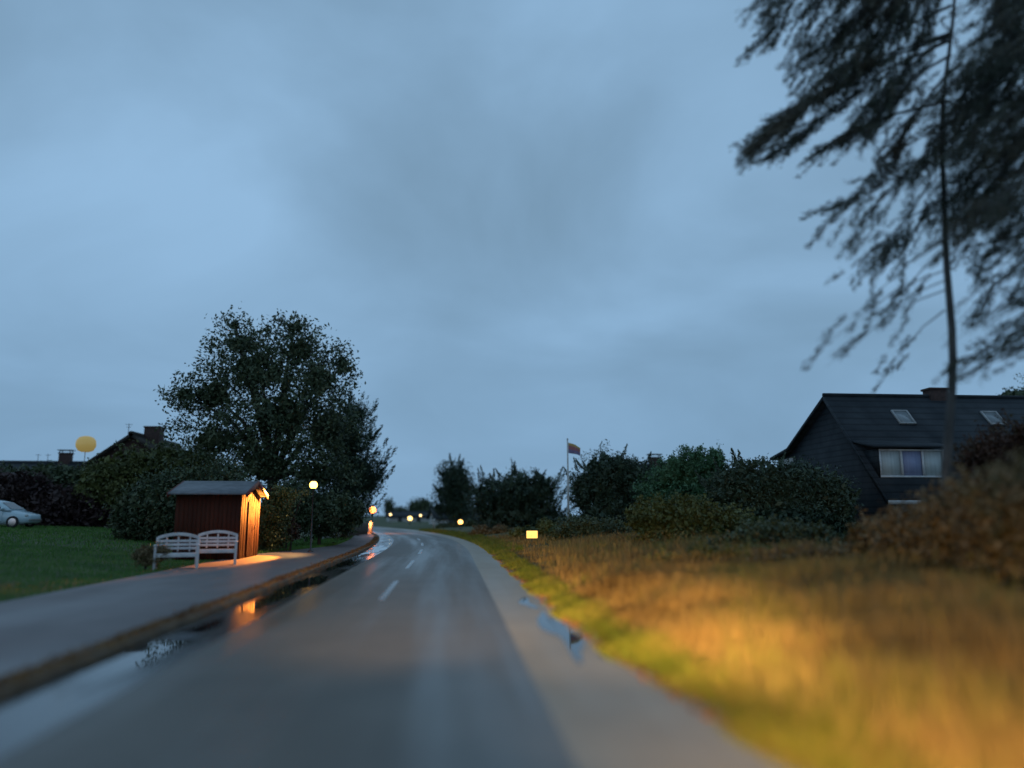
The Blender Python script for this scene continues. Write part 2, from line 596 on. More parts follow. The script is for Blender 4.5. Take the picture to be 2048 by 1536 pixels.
xs = np.unique(np.concatenate([np.arange(-14, 14.01, 0.25), np.arange(-60, 60.1, 3), np.linspace(-900, 900, 37)]))
ys = np.unique(np.concatenate([np.arange(-6, 50, 0.4), np.arange(50, 160, 2.0), np.linspace(160, 2500, 30)]))
X, Y = np.meshgrid(xs, ys)
Z = hgt(X, Y)
g = Geo()
nx, ny = len(xs), len(ys)
ii = (np.arange(ny - 1)[:, None] * nx + np.arange(nx - 1)[None, :]).ravel()
g.add(np.stack([X, Y, Z], -1).reshape(-1, 3), np.stack([ii, ii + 1, ii + nx + 1, ii + nx], 1))
tag(g.build("ground", MT["soil"], smooth=True), kind="structure")


def ribbon(name, u0, u1, z, mat, y0=-4.0, y1=190.0, nu=6, wob=0.0):
    yy = np.unique(np.concatenate([np.arange(y0, 60, 0.4), np.arange(60, y1, 1.5)]))
    yy = yy[(yy >= y0) & (yy <= y1)]
    vs, uvs = [], []
    for y in yy:
        a = u0(y) if callable(u0) else u0
        b = u1(y) if callable(u1) else u1
        c = float(cx(y))
        for k in range(nu + 1):
            u = a + (b - a) * k / nu
            if wob and k == nu: u += wob * (math.sin(y * 1.3) + 0.6 * math.sin(y * 3.1 + 1))
            vs.append((c + u, y, z))
            uvs.append((u, y))
    n = nu + 1
    ii = (np.arange(len(yy) - 1)[:, None] * n + np.arange(nu)[None, :]).ravel()
    fs = np.stack([ii, ii + 1, ii + n + 1, ii + n], 1)
    g = Geo()
    g.add(vs, fs)
    o = g.build(name, mat)
    uvl = o.data.uv_layers.new(name="UVMap")
    li = np.empty(len(o.data.loops), dtype=np.int32)
    o.data.loops.foreach_get("vertex_index", li)
    uvl.data.foreach_set("uv", np.asarray(uvs, dtype=np.float32)[li].ravel())
    return tag(o, kind="structure")


def lawn_edge(y):
    if y < 27: return -7.5
    t = min(1, (y - 27) / 12)
    return -7.5 + 2.1 * (t * t * (3 - 2 * t))


ribbon("road", -2.8, 0.78, 0.0, MT["asphalt"], nu=10)
ribbon("road_gutter", -3.66, -2.8, 0.004 - 0.012, MT["gutter"])
ribbon("road_shoulder", 0.78, lambda y: 1.75 + 0.85 * math.exp(-max(y - 3.5, -1) / 3.2), 0.004 - 0.008, MT["shoulder"], wob=0.05)
ribbon("pavement", lawn_edge, lambda y: -4.03 + 0.05 * math.sin(y * 0.9) + 0.04 * math.sin(y * 2.3), 0.060, MT["pavement"], nu=8)
ribbon("dirt_strip", lambda y: -4.25, lambda y: -3.78, 0.054, MT["dirt"])

MT["paint"] = surf("worn_road_paint", (0.11, 0.10, 0.09), (0.22, 0.215, 0.205), 3, 0.22, 0.2, (3, 0.6, 1))
g = Geo()
for ya in (14.0, 22.0, 30.0, 38.0, 46.0):
    for k in range(4):
        y0_, y1_ = ya + k, ya + k + 1.0
        c0, c1 = float(cx(y0_)), float(cx(y1_))
        g.add([(c0 - 1.29, y0_, 0.004), (c0 - 1.17, y0_, 0.004), (c1 - 1.17, y1_, 0.004), (c1 - 1.29, y1_, 0.004)], [(0, 1, 2, 3)])
tag(g.build("road_marking", MT["paint"]), kind="structure")

# kerb: a real 0.1 m step made of stones laid end to end, one mesh
g = Geo()
y = -4.0
while y < 110:
    L = 1.0
    c0, c1 = float(cx(y)), float(cx(y + L))
    p, q = Vector((c0 - 3.73, y + 0.012, -0.03)), Vector((c1 - 3.73, y + L - 0.012, -0.03))
    g.bar(p, q, 0.14, 0.17 + random.uniform(-0.006, 0.006))
    y += L
tag(g.build("kerb", MT["kerb"], bevel=0.012), kind="structure")


def puddle(pts, z):
    g = Geo()
    n = len(pts)
    c = np.mean(np.asarray(pts), axis=0)
    vs = [(c[0], c[1], z)] + [(p[0], p[1], z) for p in pts]
    g.add(vs, [(0, 1 + k, 1 + (k + 1) % n) for k in range(n)])
    tag(g.build("puddle", MT["water"]), kind="structure")


def puddle_shape(u, y, du, dy, seed):
    r = random.Random(seed)
    pts = []
    ph = [r.uniform(0, 6) for _ in range(4)]
    for k in range(48):
        t = 2 * math.pi * k / 48
        s = 1 + 0.22 * math.sin(3 * t + ph[0]) + 0.15 * math.sin(5 * t + ph[1]) + 0.08 * math.sin(9 * t + ph[2])
        yy = y + dy * s * math.sin(t)
        pts.append((float(cx(yy)) + u + du * s * math.cos(t) + 0.05 * math.sin(yy * 2.2), yy))
    return pts


puddle(puddle_shape(1.44, 10.2, 0.17, 1.7, 1), 0.002)
puddle(puddle_shape(1.36, 13.4, 0.09, 0.8, 6), 0.002)
puddle(puddle_shape(-3.25, 16.5, 0.30, 3.6, 2), -0.003)
puddle(puddle_shape(-3.3, 25.5, 0.28, 3.4, 3), -0.003)
puddle(puddle_shape(-3.2, 34.5, 0.32, 4.2, 4), -0.003)
puddle(puddle_shape(-3.32, 9.2, 0.22, 2.2, 5), -0.003)


# ------------------------------------------------------------------ grass (nobody could count it)
def scatter(n, u0, u1, y0, y1, ypow=1.0):
    yy = y0 + (y1 - y0) * RNG.uniform(0, 1, n) ** ypow
    uu = RNG.uniform(u0, u1, n)
    xx = uu + cx(yy)
    return np.stack([xx, yy, hgt(xx, yy)], 1)


g = Geo()
p = scatter(60000, -16, -7.52, 6, 27.5)
keep = ~((p[:, 0] > -9.75) & (p[:, 1] > 25.7))
p = p[keep]
g.blades(p, RNG.uniform(0.03, 0.09, len(p)), 0.012, 0.6)
p = scatter(26000, -34, -9.9, 27.5, 47)
g.blades(p, RNG.uniform(0.05, 0.12, len(p)), 0.03, 0.6)
yy = RNG.uniform(29.3, 60, 16000)
ed = np.array([lawn_edge(v) for v in yy])
uu = ed - RNG.uniform(0.0, 1, len(yy)) ** 1.5 * 3.0
xx = uu + cx(yy)
g.blades(np.stack([xx, yy, hgt(xx, yy)], 1), RNG.uniform(0.05, 0.16, len(yy)), 0.02, 0.6)
tag(g.build("lawn_grass", MT["lawn"]), "short dark green lawn grass left of the pavement", "grass", kind="stuff")

g = Geo()
p = scatter(50000, 1.5, 2.25, 2.0, 34, 1.5)
p[:, 0] += 0.75 * np.exp(-np.clip(p[:, 1] - 3.5, -1, 99) / 3.2)
p[:, 2] = hgt(p[:, 0], p[:, 1])
fall = np.clip((p[:, 0] - cx(p[:, 1]) - 1.5 - 0.75 * np.exp(-np.clip(p[:, 1] - 3.5, -1, 99) / 3.2)) / 0.5, 0.12, 1)
g.blades(p, RNG.uniform(0.05, 0.2, len(p)) * fall + 0.02, 0.010, 0.7)
p = scatter(14000, 1.5, 2.9, 30, 75)
g.blades(p, RNG.uniform(0.08, 0.25, len(p)), 0.02, 0.7)
tag(g.build("edge_grass", MT["edgegrass"]), "yellow-green grass along the right road edge", "grass", kind="stuff")

g = Geo()
for n, u0, u1, y0, y1, h0, h1, wd in ((74000, 1.85, 6.2, 1.6, 14, 0.18, 0.5, 0.009), (42000, 1.8, 8.5, 10, 30, 0.2, 0.5, 0.014), (9000, 2.2, 9, 30, 46, 0.12, 0.32, 0.025)):
    p = scatter(n, u0, u1, y0, y1)
    u = p[:, 0] - cx(p[:, 1])
    cl = 0.6 + 0.4 * np.sin(p[:, 0] * 2.1 + 1.3 * np.sin(p[:, 1] * 0.9)) * np.sin(p[:, 1] * 1.6 + p[:, 0])
    h = RNG.uniform(h0, h1, n) * np.clip((u - 1.6) / 1.3, 0.2, 1) * (0.65 + 0.5 * cl)
    sgn = at(1064, 1069, 32.0)
    h *= np.clip((u - 1.55 - 0.75 * np.exp(-np.clip(p[:, 1] - 3.5, -1, 99) / 3.2)) / 0.5, 0.08, 1)
    h = np.where((np.abs(p[:, 0] - sgn.x * p[:, 1] / 32) < 0.7) & (p[:, 1] > 19) & (p[:, 1] < 32.5), h * 0.35, h)
    g.blades(p, h, wd, 0.45)
p = scatter(900, 2.3, 7.0, 5, 26)
g.blades(p, RNG.uniform(0.5, 0.85, len(p)), 0.007, 0.35)
hp = p + np.array([0, 0, 0.62])
g.leaves(hp + RNG.normal(size=hp.shape) * 0.06, 0.07, 0.25, dirs=np.tile([0, 0, 1.2], (len(hp), 1)), jit=0.4)
tag(g.build("dry_grass", MT["drygrass"]), "tall dry orange-brown grass covering the right bank", "grass", kind="stuff")

g = Geo()
n = 7000
yy = 1 + 50 * RNG.uniform(0, 1, n) ** 1.4
uu = -3.88 + RNG.normal(0, 0.08, n)
uu = np.where(uu > -3.64, -3.8, uu)
g.leaves(np.stack([uu + cx(yy), yy, np.full(n, 0.062) + RNG.uniform(0, 0.008, n)], 1), 0.045, 0.7, np.tile([0, 0, 0], (n, 1)), 1)
p = scatter(2600, 1.55, 1.95, 2.5, 30, 1.3)
p[:, 0] += 0.75 * np.exp(-np.clip(p[:, 1] - 3.5, -1, 99) / 3.2)
p[:, 2] = np.maximum(hgt(p[:, 0], p[:, 1]), 0.0) + 0.012
g.leaves(p, 0.05, 0.6)
tag(g.build("fallen_leaves", MT["dead"]), "brown fallen leaves lying along the kerb and the road edges", "leaves", kind="stuff")


# ------------------------------------------------------------------ vegetation
def lobe(px, py, D, rx, ry, rd=None):
    """crown lobe centred on a photograph pixel, radii in photograph pixels, converted to metres at D"""
    c = at(px, py, D)
    k = D / F_PX
    return (c, rx * k, (rd if rd is not None else (rx + ry) / 2) * k, ry * k)


def crown_points(l, n, clump, per, shell=2.4):
    c, rx, ry, rz = l
    nc = max(1, n // per)
    d = RNG.normal(size=(nc, 3))
    d /= np.linalg.norm(d, axis=1)[:, None]
    r = RNG.uniform(0, 1, nc) ** (1 / shell)
    r *= 1 + 0.10 * RNG.normal(size=nc)
    cc = np.array(c) + d * r[:, None] * np.array([rx, ry, rz])
    pts = np.repeat(cc, per, 0) + RNG.normal(size=(nc * per, 3)) * clump * np.array([1, 1, 0.7])
    return pts


def plant(name, label, cat, base, lobes, leaf, n, mat, clump=None, per=28, core=0.6, trunk=0.15, aspect=0.5, group=None,
          fingers=0, flen=0.8, bark="bark", limbs=True, crown="crown", sprigs=0):
    """a tree or shrub: tapered trunk with limbs to every lobe, and a crown of many separate leaves in clumps"""
    base = Vector(base)
    root = empty(name, base, label, cat, group=group)
    vol = [l[1] * l[2] * l[3] for l in lobes]
    area = [v ** (2 / 3) for v in vol]
    tot = sum(area)
    g = Geo()
    for l, a in zip(lobes, area):
        rm = (l[1] * l[2] * l[3]) ** (1 / 3)
        pts = crown_points(l, int(n * a / tot), clump or rm * 0.13, per)
        g.leaves(pts - np.array(base), leaf, aspect)
        if core:
            big = min(leaf * (2.4 if base.y > 35 else 1.8), rm * 0.35)
            asp = max(aspect, 0.5)
            m = int(7.5 * math.pi * (rm * core) ** 2 / (big * big * asp * 0.5))
            d = RNG.normal(size=(m, 3))
            d /= np.linalg.norm(d, axis=1)[:, None]
            ip = d * (RNG.uniform(0, 1, m) ** 0.4)[:, None] * np.array(l[1:]) * min(0.9, core * 1.15) + np.array(l[0] - base)
            g.leaves(ip, big, asp)
        for _ in range(int(sprigs * a / tot)):
            # thin twigs reaching out of the outline with a few leaves
            th, ph = random.uniform(0, 6.28), random.uniform(-0.3, 1.3)
            d = Vector((math.cos(th) * math.cos(ph), math.sin(th) * math.cos(ph), math.sin(ph)))
            s = l[0] - base + Vector((d.x * l[1], d.y * l[2], d.z * l[3])) * 0.9
            e = s + (d + Vector((0, 0, 0.3))) * rm * random.uniform(0.15, 0.38)
            g.tube([s, e], [0.02, 0.008], 4, False)
            m = 14
            t = RNG.uniform(0.1, 1.1, m)[:, None]
            g.leaves(np.array(s) + (np.array(e) - np.array(s)) * t + RNG.normal(size=(m, 3)) * leaf * 0.7, leaf, aspect)
        for _ in range(int(fingers * a / tot)):
            # upturned needle-clad shoots
            th = random.uniform(0, 6.28)
            zz = random.uniform(-0.5, 0.95)
            k = math.sqrt(1 - zz * zz)
            d = Vector((math.cos(th) * k, math.sin(th) * k, zz))
            s = l[0] - base + Vector((d.x * l[1], d.y * l[2], d.z * l[3])) * 0.85
            L = flen * random.uniform(0.6, 1.3)
            m = 90
            t = RNG.uniform(0, 1, m)
            dd = np.array([d.x, d.y, max(0, d.z) * 0.6])
            pts = np.array(s) + np.outer(t, dd) * L + np.outer(t ** 1.8, [0, 0, 1]) * L * 0.9 + RNG.normal(size=(m, 3)) * L * 0.15 * (1.15 - t)[:, None]
            g.leaves(pts, leaf, aspect, dirs=np.tile(dd + np.array([0, 0, 0.8]), (m, 1)), jit=0.5)
    g.build(crown, MT[mat], root)
    t = Geo()
    zc = np.mean([l[0].z for l in lobes])
    top = max(lobes, key=lambda l: l[0].z)
    mid = Vector((np.mean([l[0].x for l in lobes]), np.mean([l[0].y for l in lobes]), zc)) - base
    fork = Vector((mid.x * 0.35, mid.y * 0.35, max(0.25, mid.z * 0.5)))
    t.tube([(0, 0, -0.1), (fork.x * 0.3, fork.y * 0.3, fork.z * 0.5), fork, top[0] - base], [trunk * 1.25, trunk, trunk * 0.8, trunk * 0.2], 9)
    if limbs:
        for l in lobes:
            e = l[0] - base
            a = fork * random.uniform(0.75, 1.0)
            m = (a + e) / 2 + Vector((0, 0, 0.12 * (e - a).length))
            t.tube([a, m, e], [trunk * 0.5, trunk * 0.33, trunk * 0.12], 7)
    t.build("trunk", MT[bark], root, smooth=True)
    return root


def gbase(px, D):
    p = at(px, 1040, D)
    return (p.x, D, gz(p.x, D))


# big leafy tree behind the shed
D = 43
plant("broadleaf_tree", "tall dark broadleaf tree with ragged crown behind the red shed", "tree", gbase(545, D),
      [lobe(520, 740, D, 120, 75), lobe(480, 690, D, 70, 45), lobe(590, 700, D, 75, 55), lobe(640, 760, D, 75, 70), lobe(425, 790, D, 85, 60),
       lobe(370, 790, D, 42, 32), lobe(560, 830, D - 1, 130, 90), lobe(650, 860, D + 1, 70, 80), lobe(430, 880, D, 95, 60), lobe(530, 930, D, 120, 70),
       lobe(630, 950, D, 85, 70), lobe(685, 730, D, 28, 40), lobe(470, 650, D, 26, 24), lobe(590, 655, D, 40, 22)],
      0.21, 26000, "leaf", clump=0.30, per=22, core=0.34, trunk=0.32, sprigs=260)
D = 49
plant("pine_tree", "dark pine with upturned shoots right of the broadleaf tree", "tree", gbase(690, D),
      [lobe(690, 880, D, 52, 60), lobe(705, 950, D, 52, 55), lobe(680, 1010, D, 60, 50), lobe(735, 968, D, 26, 26), lobe(715, 830, D, 22, 26)],
      0.24, 16000, "needle", clump=0.3, per=22, core=0.55, trunk=0.2, aspect=0.22, fingers=130, flen=1.1)
D = 37
plant("garden_shrub", "dense dark shrub under the globe lamp and the tall tree", "shrub", gbase(640, D),
      [lobe(645, 1030, D, 62, 45), lobe(590, 1010, D, 50, 55), lobe(690, 1030, D, 42, 40)], 0.16, 9000, "leaf", core=0.75, trunk=0.08)
D = 31.6
plant("garden_shrub", "olive shrub beside the lit end wall of the shed", "shrub", gbase(545, D),
      [lobe(545, 1040, D, 34, 58), lobe(540, 1080, D, 34, 28), lobe(562, 1002, D, 26, 30)], 0.11, 9000, "leafwarm", core=0.7, trunk=0.05)
D = 33
plant("garden_shrub", "small russet shrub on the grass right of the shed", "shrub", gbase(575, D),
      [lobe(573, 1062, D, 24, 26)], 0.1, 2600, "redleaf", core=0.7, trunk=0.04)
# leafy branch caught in the lamp light is part of a slim young tree by the lamp
D = 31.8
plant("young_tree", "slim young tree with lit leaves left of the globe lamp", "tree", gbase(584, D),
      [lobe(590, 990, D, 24, 12), lobe(575, 1000, D, 18, 14), lobe(607, 983, D, 10, 6)], 0.12, 420, "leafwarm", clump=0.13, per=10, core=0, trunk=0.03)

# hedges and garden trees on the left
D = 34
plant("hedge", "dark green hedge between the lawn and the red shed", "hedge", gbase(310, D),
      [lobe(345, 1010, D, 55, 80), lobe(300, 1020, D, 55, 70), lobe(390, 1010, D, 60, 80), lobe(450, 1000, D, 60, 80), lobe(265, 1035, D, 45, 55)],
      0.13, 15000, "leaf", core=0.8, trunk=0.07, crown="foliage")
D = 49
plant("copper_hedge", "purple-black copper hedge behind the parked car", "hedge", gbase(170, D),
      [lobe(120, 1020, D, 62, 52), lobe(190, 1020, D, 62, 50), lobe(245, 1025, D, 50, 46), lobe(70, 1000, D, 50, 50), lobe(20, 985, D, 60, 45), lobe(-50, 985, D, 60, 50)],
      0.16, 15000, "copper", core=0.82, trunk=0.07, crown="foliage")
D = 49
plant("garden_tree", "olive round garden tree below the gabled thatched house", "tree", gbase(250, D),
      [lobe(265, 945, D, 75, 50), lobe(215, 970, D, 60, 50), lobe(330, 950, D, 60, 62), lobe(290, 1000, D, 90, 60), lobe(390, 950, D, 60, 70)],
      0.2, 16000, "leafwarm", core=0.75, trunk=0.16)
D = 51
plant("garden_tree", "low dark garden tree below the long roof at far left", "tree", gbase(60, D),
      [lobe(30, 965, D, 70, 35), lobe(110, 962, D, 70, 36), lobe(-50, 970, D, 70, 40), lobe(165, 975, D, 55, 40)], 0.2, 11000, "leaf", core=0.75, trunk=0.14)
D = 21.6
plant("garden_shrub", "small brown withered shrub left of the white benches", "shrub", gbase(298, D),
      [lobe(300, 1112, D, 34, 22), lobe(282, 1105, D, 18, 14), lobe(322, 1104, D, 20, 16)], 0.06, 4200, "brownleaf", core=0.55, trunk=0.03, aspect=0.4)

# far centre
D = 88
plant("pine_tree", "tall rounded pine standing beside the bend of the road", "tree", gbase(915, D),
      [lobe(912, 955, D, 36, 32), lobe(925, 990, D, 32, 32), lobe(893, 985, D, 24, 24), lobe(915, 1020, D, 40, 26), lobe(880, 1015, D, 14, 10)],
      0.34, 9000, "needle", clump=0.4, per=18, core=0.55, trunk=0.25, aspect=0.3, fingers=34, flen=0.8)
D = 62
plant("pine_tree", "wide dark pine left of the flagpole with spiky top", "tree", gbase(1040, D),
      [lobe(985, 1000, D, 48, 48), lobe(1040, 985, D, 48, 45), lobe(1085, 985, D, 32, 42), lobe(1010, 1040, D, 65, 40), lobe(1080, 1035, D, 50, 42)],
      0.26, 15000, "needle", core=0.7, trunk=0.2, aspect=0.28, fingers=90, flen=0.9)
D = 41
plant("garden_shrub", "round olive shrub behind the small yellow sign", "shrub", gbase(1085, D),
      [lobe(1090, 1062, D, 24, 26), lobe(1045, 1072, D, 30, 18), lobe(1075, 1078, D, 30, 18)], 0.12, 4500, "leafwarm", core=0.72, trunk=0.05)
D = 52
plant("garden_shrub", "low brown shrub at the far end of the right verge", "shrub", gbase(965, D),
      [lobe(960, 1072, D, 26, 20), lobe(1000, 1072, D, 30, 20)], 0.14, 3600, "brownleaf", core=0.72, trunk=0.05)
D = 78
plant("hedge", "low dark hedge beyond the bend under the tall pine", "hedge", gbase(900, D),
      [lobe(890, 1056, D, 22, 10), lobe(915, 1056, D, 24, 12), lobe(935, 1052, D, 26, 16)], 0.2, 2400, "leaf", core=0.8, trunk=0.06, crown="foliage")
for (px, py, D, r, h, lab) in ((778, 1014, 210, 6, 15, "slim dark far tree on the horizon above the white light"), (802, 1023, 230, 12, 7, "low bushy far tree on the horizon, third from the pine"),
                               (828, 1016, 200, 12, 13, "rounded far tree on the horizon, second from the pine"), (849, 1013, 190, 13, 15, "broad far tree on the horizon nearest to the pine"),
                               (880, 1024, 180, 22, 9, "low spreading far tree on the horizon beneath the pine")):
    plant("far_tree", lab, "tree", gbase(px, D), [lobe(px, py, D, r, h), lobe(px + r * 0.4, py + h * 0.6, D, r, h * 0.6)], 0.7, 900, "leaf", clump=0.6, per=12,
          core=0.7, trunk=0.3, group="trees on the far horizon")

# right-hand gardens
D = 46
plant("conifer", "dense dark conifer immediately right of the flagpole", "tree", gbase(1220, D),
      [lobe(1215, 950, D, 62, 52), lobe(1255, 960, D, 45, 50), lobe(1180, 985, D, 48, 48), lobe(1225, 1030, D, 85, 60), lobe(1285, 985, D, 40, 60)],
      0.19, 19000, "needle", core=0.72, trunk=0.2, aspect=0.3, fingers=60, flen=0.6)
D = 40
plant("broadleaf_tree", "fresh green broadleaf tree between the conifer and the gabled house", "tree", gbase(1395, D),
      [lobe(1390, 935, D, 50, 42), lobe(1350, 945, D, 40, 35), lobe(1432, 930, D, 22, 42), lobe(1400, 985, D, 85, 60), lobe(1330, 1000, D, 60, 55)],
      0.17, 16000, "leafbright", core=0.68, trunk=0.16, sprigs=40)
D = 30
plant("conifer", "blackish conifer hiding the corner of the gabled house", "tree", gbase(1580, D),
      [lobe(1505, 965, D, 75, 55), lobe(1590, 970, D, 80, 55), lobe(1655, 1000, D, 62, 62), lobe(1560, 1040, D, 120, 70), lobe(1670, 1060, D, 55, 50), lobe(1460, 990, D, 55, 60)],
      0.15, 24000, "needle", core=0.74, trunk=0.2, aspect=0.3, fingers=60, flen=0.4)
D = 24
plant("garden_shrub", "olive bush with pale left edge in front of the dark conifers", "shrub", gbase(1370, D),
      [lobe(1310, 1045, D, 52, 48), lobe(1375, 1040, D, 70, 48), lobe(1450, 1055, D, 70, 45), lobe(1350, 1080, D, 90, 35), lobe(1280, 1030, D, 28, 34)],
      0.12, 15000, "leafwarm", core=0.74, trunk=0.07)
D = 19
plant("garden_shrub", "dark green bush between the olive bush and the brown hedge", "shrub", gbase(1560, D),
      [lobe(1540, 1080, D, 85, 40), lobe(1610, 1085, D, 70, 40), lobe(1480, 1095, D, 60, 30)], 0.11, 11000, "leaf", core=0.74, trunk=0.06)
D = 33
plant("garden_shrub", "dark rounded shrub at the foot of the flagpole", "shrub", gbase(1150, D),
      [lobe(1160, 1065, D, 50, 32), lobe(1215, 1070, D, 60, 34), lobe(1115, 1075, D, 20, 20)], 0.13, 7500, "leaf", core=0.75, trunk=0.05)
D = 16
plant("scrub", "low olive scrub at the back of the dry grass, below the olive bush", "shrub", gbase(1400, D),
      [lobe(1340, 1128, D, 60, 24), lobe(1420, 1122, D, 75, 32), lobe(1500, 1118, D + 1, 80, 34)], 0.07, 7000, "leafwarm", core=0.75, trunk=0.03, sprigs=40)
D = 14
plant("scrub", "low dark brown scrub at the foot of the tall brown hedge", "shrub", gbase(1620, D),
      [lobe(1575, 1128, D, 80, 36), lobe(1660, 1130, D, 80, 40), lobe(1740, 1140, D - 0.5, 70, 34)], 0.07, 7000, "brownleaf", core=0.75, trunk=0.03, sprigs=40)
# brown hedge close on the right
plant("hedge", "tall brown autumn hedge close on the right, below the dormer", "hedge", (8.6, 11.5, gz(8.6, 11.5)),
      [lobe(1775, 1090, 14.5, 95, 62), lobe(1860, 1080, 13, 110, 84), lobe(1950, 1065, 11.5, 120, 112), lobe(2060, 1050, 10, 150, 140), lobe(2190, 1040, 9, 170, 160)],
      0.085, 30000, "brownleaf", core=0.8, trunk=0.06, aspect=0.45, crown="foliage", sprigs=60)
plant("garden_shrub", "russet bush rising above the brown hedge before the tiled roof", "shrub", (13.5, 17, gz(13.5, 17)),
      [lobe(1990, 930, 17, 90, 60), lobe(2060, 900, 17, 90, 70)], 0.09, 9000, "redleaf", core=0.6, trunk=0.06, sprigs=30)
D = 48
plant("broadleaf_tree", "leafy tree top showing above the tiled ridge at far right", "tree", gbase(2050, D),
      [lobe(2040, 800, D, 70, 30), lobe(2110, 790, D, 80, 60), lobe(2060, 860, D, 100, 60)], 0.18, 7000, "leaf", core=0.6, trunk=0.2)


# ------------------------------------------------------------------ overhanging larch at top right
def on_trunk(base, lean, height, py, D):
    """point of a leaning trunk at the height seen at photograph row py"""
    z = at(1880, py, D).z
    a = Vector(lean).normalized()
    return Vector(base) + a * ((z - base[2]) / a.z)


def sweeping_tree(name, label, base, lean, branches, mat, per_branch, trunk_r, height):
    base = Vector(base)
    root = empty(name, base, label, "tree")
    t, c = Geo(), Geo()
    axis = Vector(lean).normalized()
    tp = [Vector((0, 0, -0.2)) + axis * height * k / 24 + Vector((0.09 * math.sin(k * 0.33) + 0.02 * math.sin(k * 1.1), 0.09 * math.cos(k * 0.41), 0)) for k in range(25)]
    t.tube(tp, [trunk_r * (1.75 if k == 0 else 1.15 - 0.95 * (k / 24) ** 0.8) for k in range(25)], 12)
    for (s, e, r, dens, spread) in branches:
        s, e = Vector(s) - base, Vector(e) - base
        L = (e - s).length
        side = (e - s).cross(Vector((0, 0, 1))).normalized()
        p = [s, s.lerp(e, 0.35) + Vector((0, 0, 0.06 * L)), s.lerp(e, 0.7) + Vector((0, 0, 0.04 * L)) + side * random.uniform(-0.1, 0.1) * L, e]
        t.tube(p, [r, r * 0.7, r * 0.45, r * 0.12], 6)
        nt_ = max(3, int(per_branch * dens * L))
        for k in range(nt_):
            f = random.uniform(0.2, 0.9) ** 0.8
            q = p[0].lerp(p[1], f / 0.35) if f < 0.35 else (p[1].lerp(p[2], (f - 0.35) / 0.35) if f < 0.7 else p[2].lerp(p[3], (f - 0.7) / 0.3))
            d = (e - s).normalized() * 0.9 + Vector((random.gauss(0, 0.2), random.gauss(0, 0.2), random.gauss(-0.08, 0.16)))
            d.normalize()
            q = q + Vector((random.gauss(0, spread), random.gauss(0, spread), random.gauss(0, spread * 0.7)))
            l = random.uniform(0.25, 0.75)
            z = q + d * l - Vector((0, 0, 0.08 * l))
            t.tube([q, z], [0.007, 0.003], 4, False)
            m = int(46 * l / 0.5)
            tt = RNG.uniform(0.05, 1.05, m)[:, None]
            pts = np.array(q) + (np.array(z) - np.array(q)) * tt + RNG.normal(size=(m, 3)) * 0.03
            c.leaves(pts, 0.10, 0.16, dirs=np.tile(np.array(d) * 1.1, (m, 1)), jit=0.38)
    t.build("trunk", MT["palebark"], root, smooth=True)
    c.build("crown", MT[mat], root)
    return root


br = []
TD = 12.5
tb = at(1884, 900, TD)
tb_up = at(1902, 0, TD)
TLEAN = tb_up - tb
TBASE = tb - TLEAN * ((tb.z - gz(tb.x, TD)) / TLEAN.z)
random.seed(21)


def B(px0, py0, px1, py1, D0=TD, D1=None, r=0.035, dens=1.0, spread=0.10):
    D1 = D1 if D1 is not None else D0 + random.uniform(-1.0, 1.0)
    s0 = on_trunk(TBASE, TLEAN, 13.5, py0, TD) if px0 < 1950 else at(px0, py0, D0)
    br.append((s0, at(px1, py1, D1), r, dens, spread))


# dense upper mass
UP = 190
for (a, b_, c_, d_) in ((1900, -120, 1500, 60), (1905, -60, 1490, 120), (1905, -160, 1560, -20), (1900, -20, 1570, 150), (1900, 10, 1640, 170), (1895, 40, 1690, 190),
                        (1900, 40, 1660, 110), (1905, -90, 1600, 60), (1900, -200, 1520, -90), (1900, -40, 1720, 120), (1895, 90, 1760, 230), (1900, 110, 1790, 200),
                        (1905, -10, 1780, 90), (1905, -130, 1700, 20), (1900, 60, 1580, 190), (1900, 20, 1750, 60)):
    B(a, b_ - UP, c_, d_, dens=0.95, spread=0.14, r=0.035)
# long branch to the hanging clump at left
for (a, b_, c_, d_) in ((1890, 120, 1480, 320), (1700, 175, 1500, 305), (1640, 180, 1475, 300), (1650, 190, 1520, 330)):
    B(a, b_ - 110, c_, d_, dens=1.1, spread=0.07, r=0.03)
B(1880, 200, 1610, 320, dens=0.8, spread=0.06)
for (a, b_, c_, d_) in ((1885, 190, 1690, 290), (1880, 230, 1730, 275), (1885, 260, 1790, 330), (2040, 180, 1850, 330), (2080, 240, 1820, 370), (2100, 190, 1930, 290)):
    B(a, b_ - 120, c_, d_, dens=1.1, spread=0.11)
# thinner middle sweep
for (a, b_, c_, d_) in ((1885, 330, 1640, 470), (1885, 360, 1690, 520), (1880, 400, 1650, 440), (1885, 420, 1770, 540), (1880, 470, 1800, 520), (1880, 480, 1700, 560),
                        (2060, 300, 1890, 440), (2090, 350, 1900, 480), (2100, 420, 1920, 520), (2110, 470, 1930, 560)):
    B(a, b_ - 90, c_, d_, dens=0.6, spread=0.12, r=0.02)
# sparse lowest sprays over the roof
for (a, b_, c_, d_) in ((1880, 540, 1700, 640), (1880, 600, 1620, 715), (1880, 640, 1650, 735), (1880, 560, 1760, 640), (1890, 680, 1770, 740), (1880, 620, 1700, 700),
                        (2090, 560, 1880, 680), (2100, 620, 1900, 690), (2110, 650, 1940, 730), (2100, 700, 1900, 760), (2080, 520, 1950, 620)):
    B(a, b_ - 60, c_, d_, dens=random.choice((0.08, 0.16, 0.3)), spread=0.12, r=0.014)
sweeping_tree("larch_tree", "tall dark larch with long drooping branches overhanging the top right", TBASE, TLEAN, br, "needlebrown", 14, 0.085, 13.5)
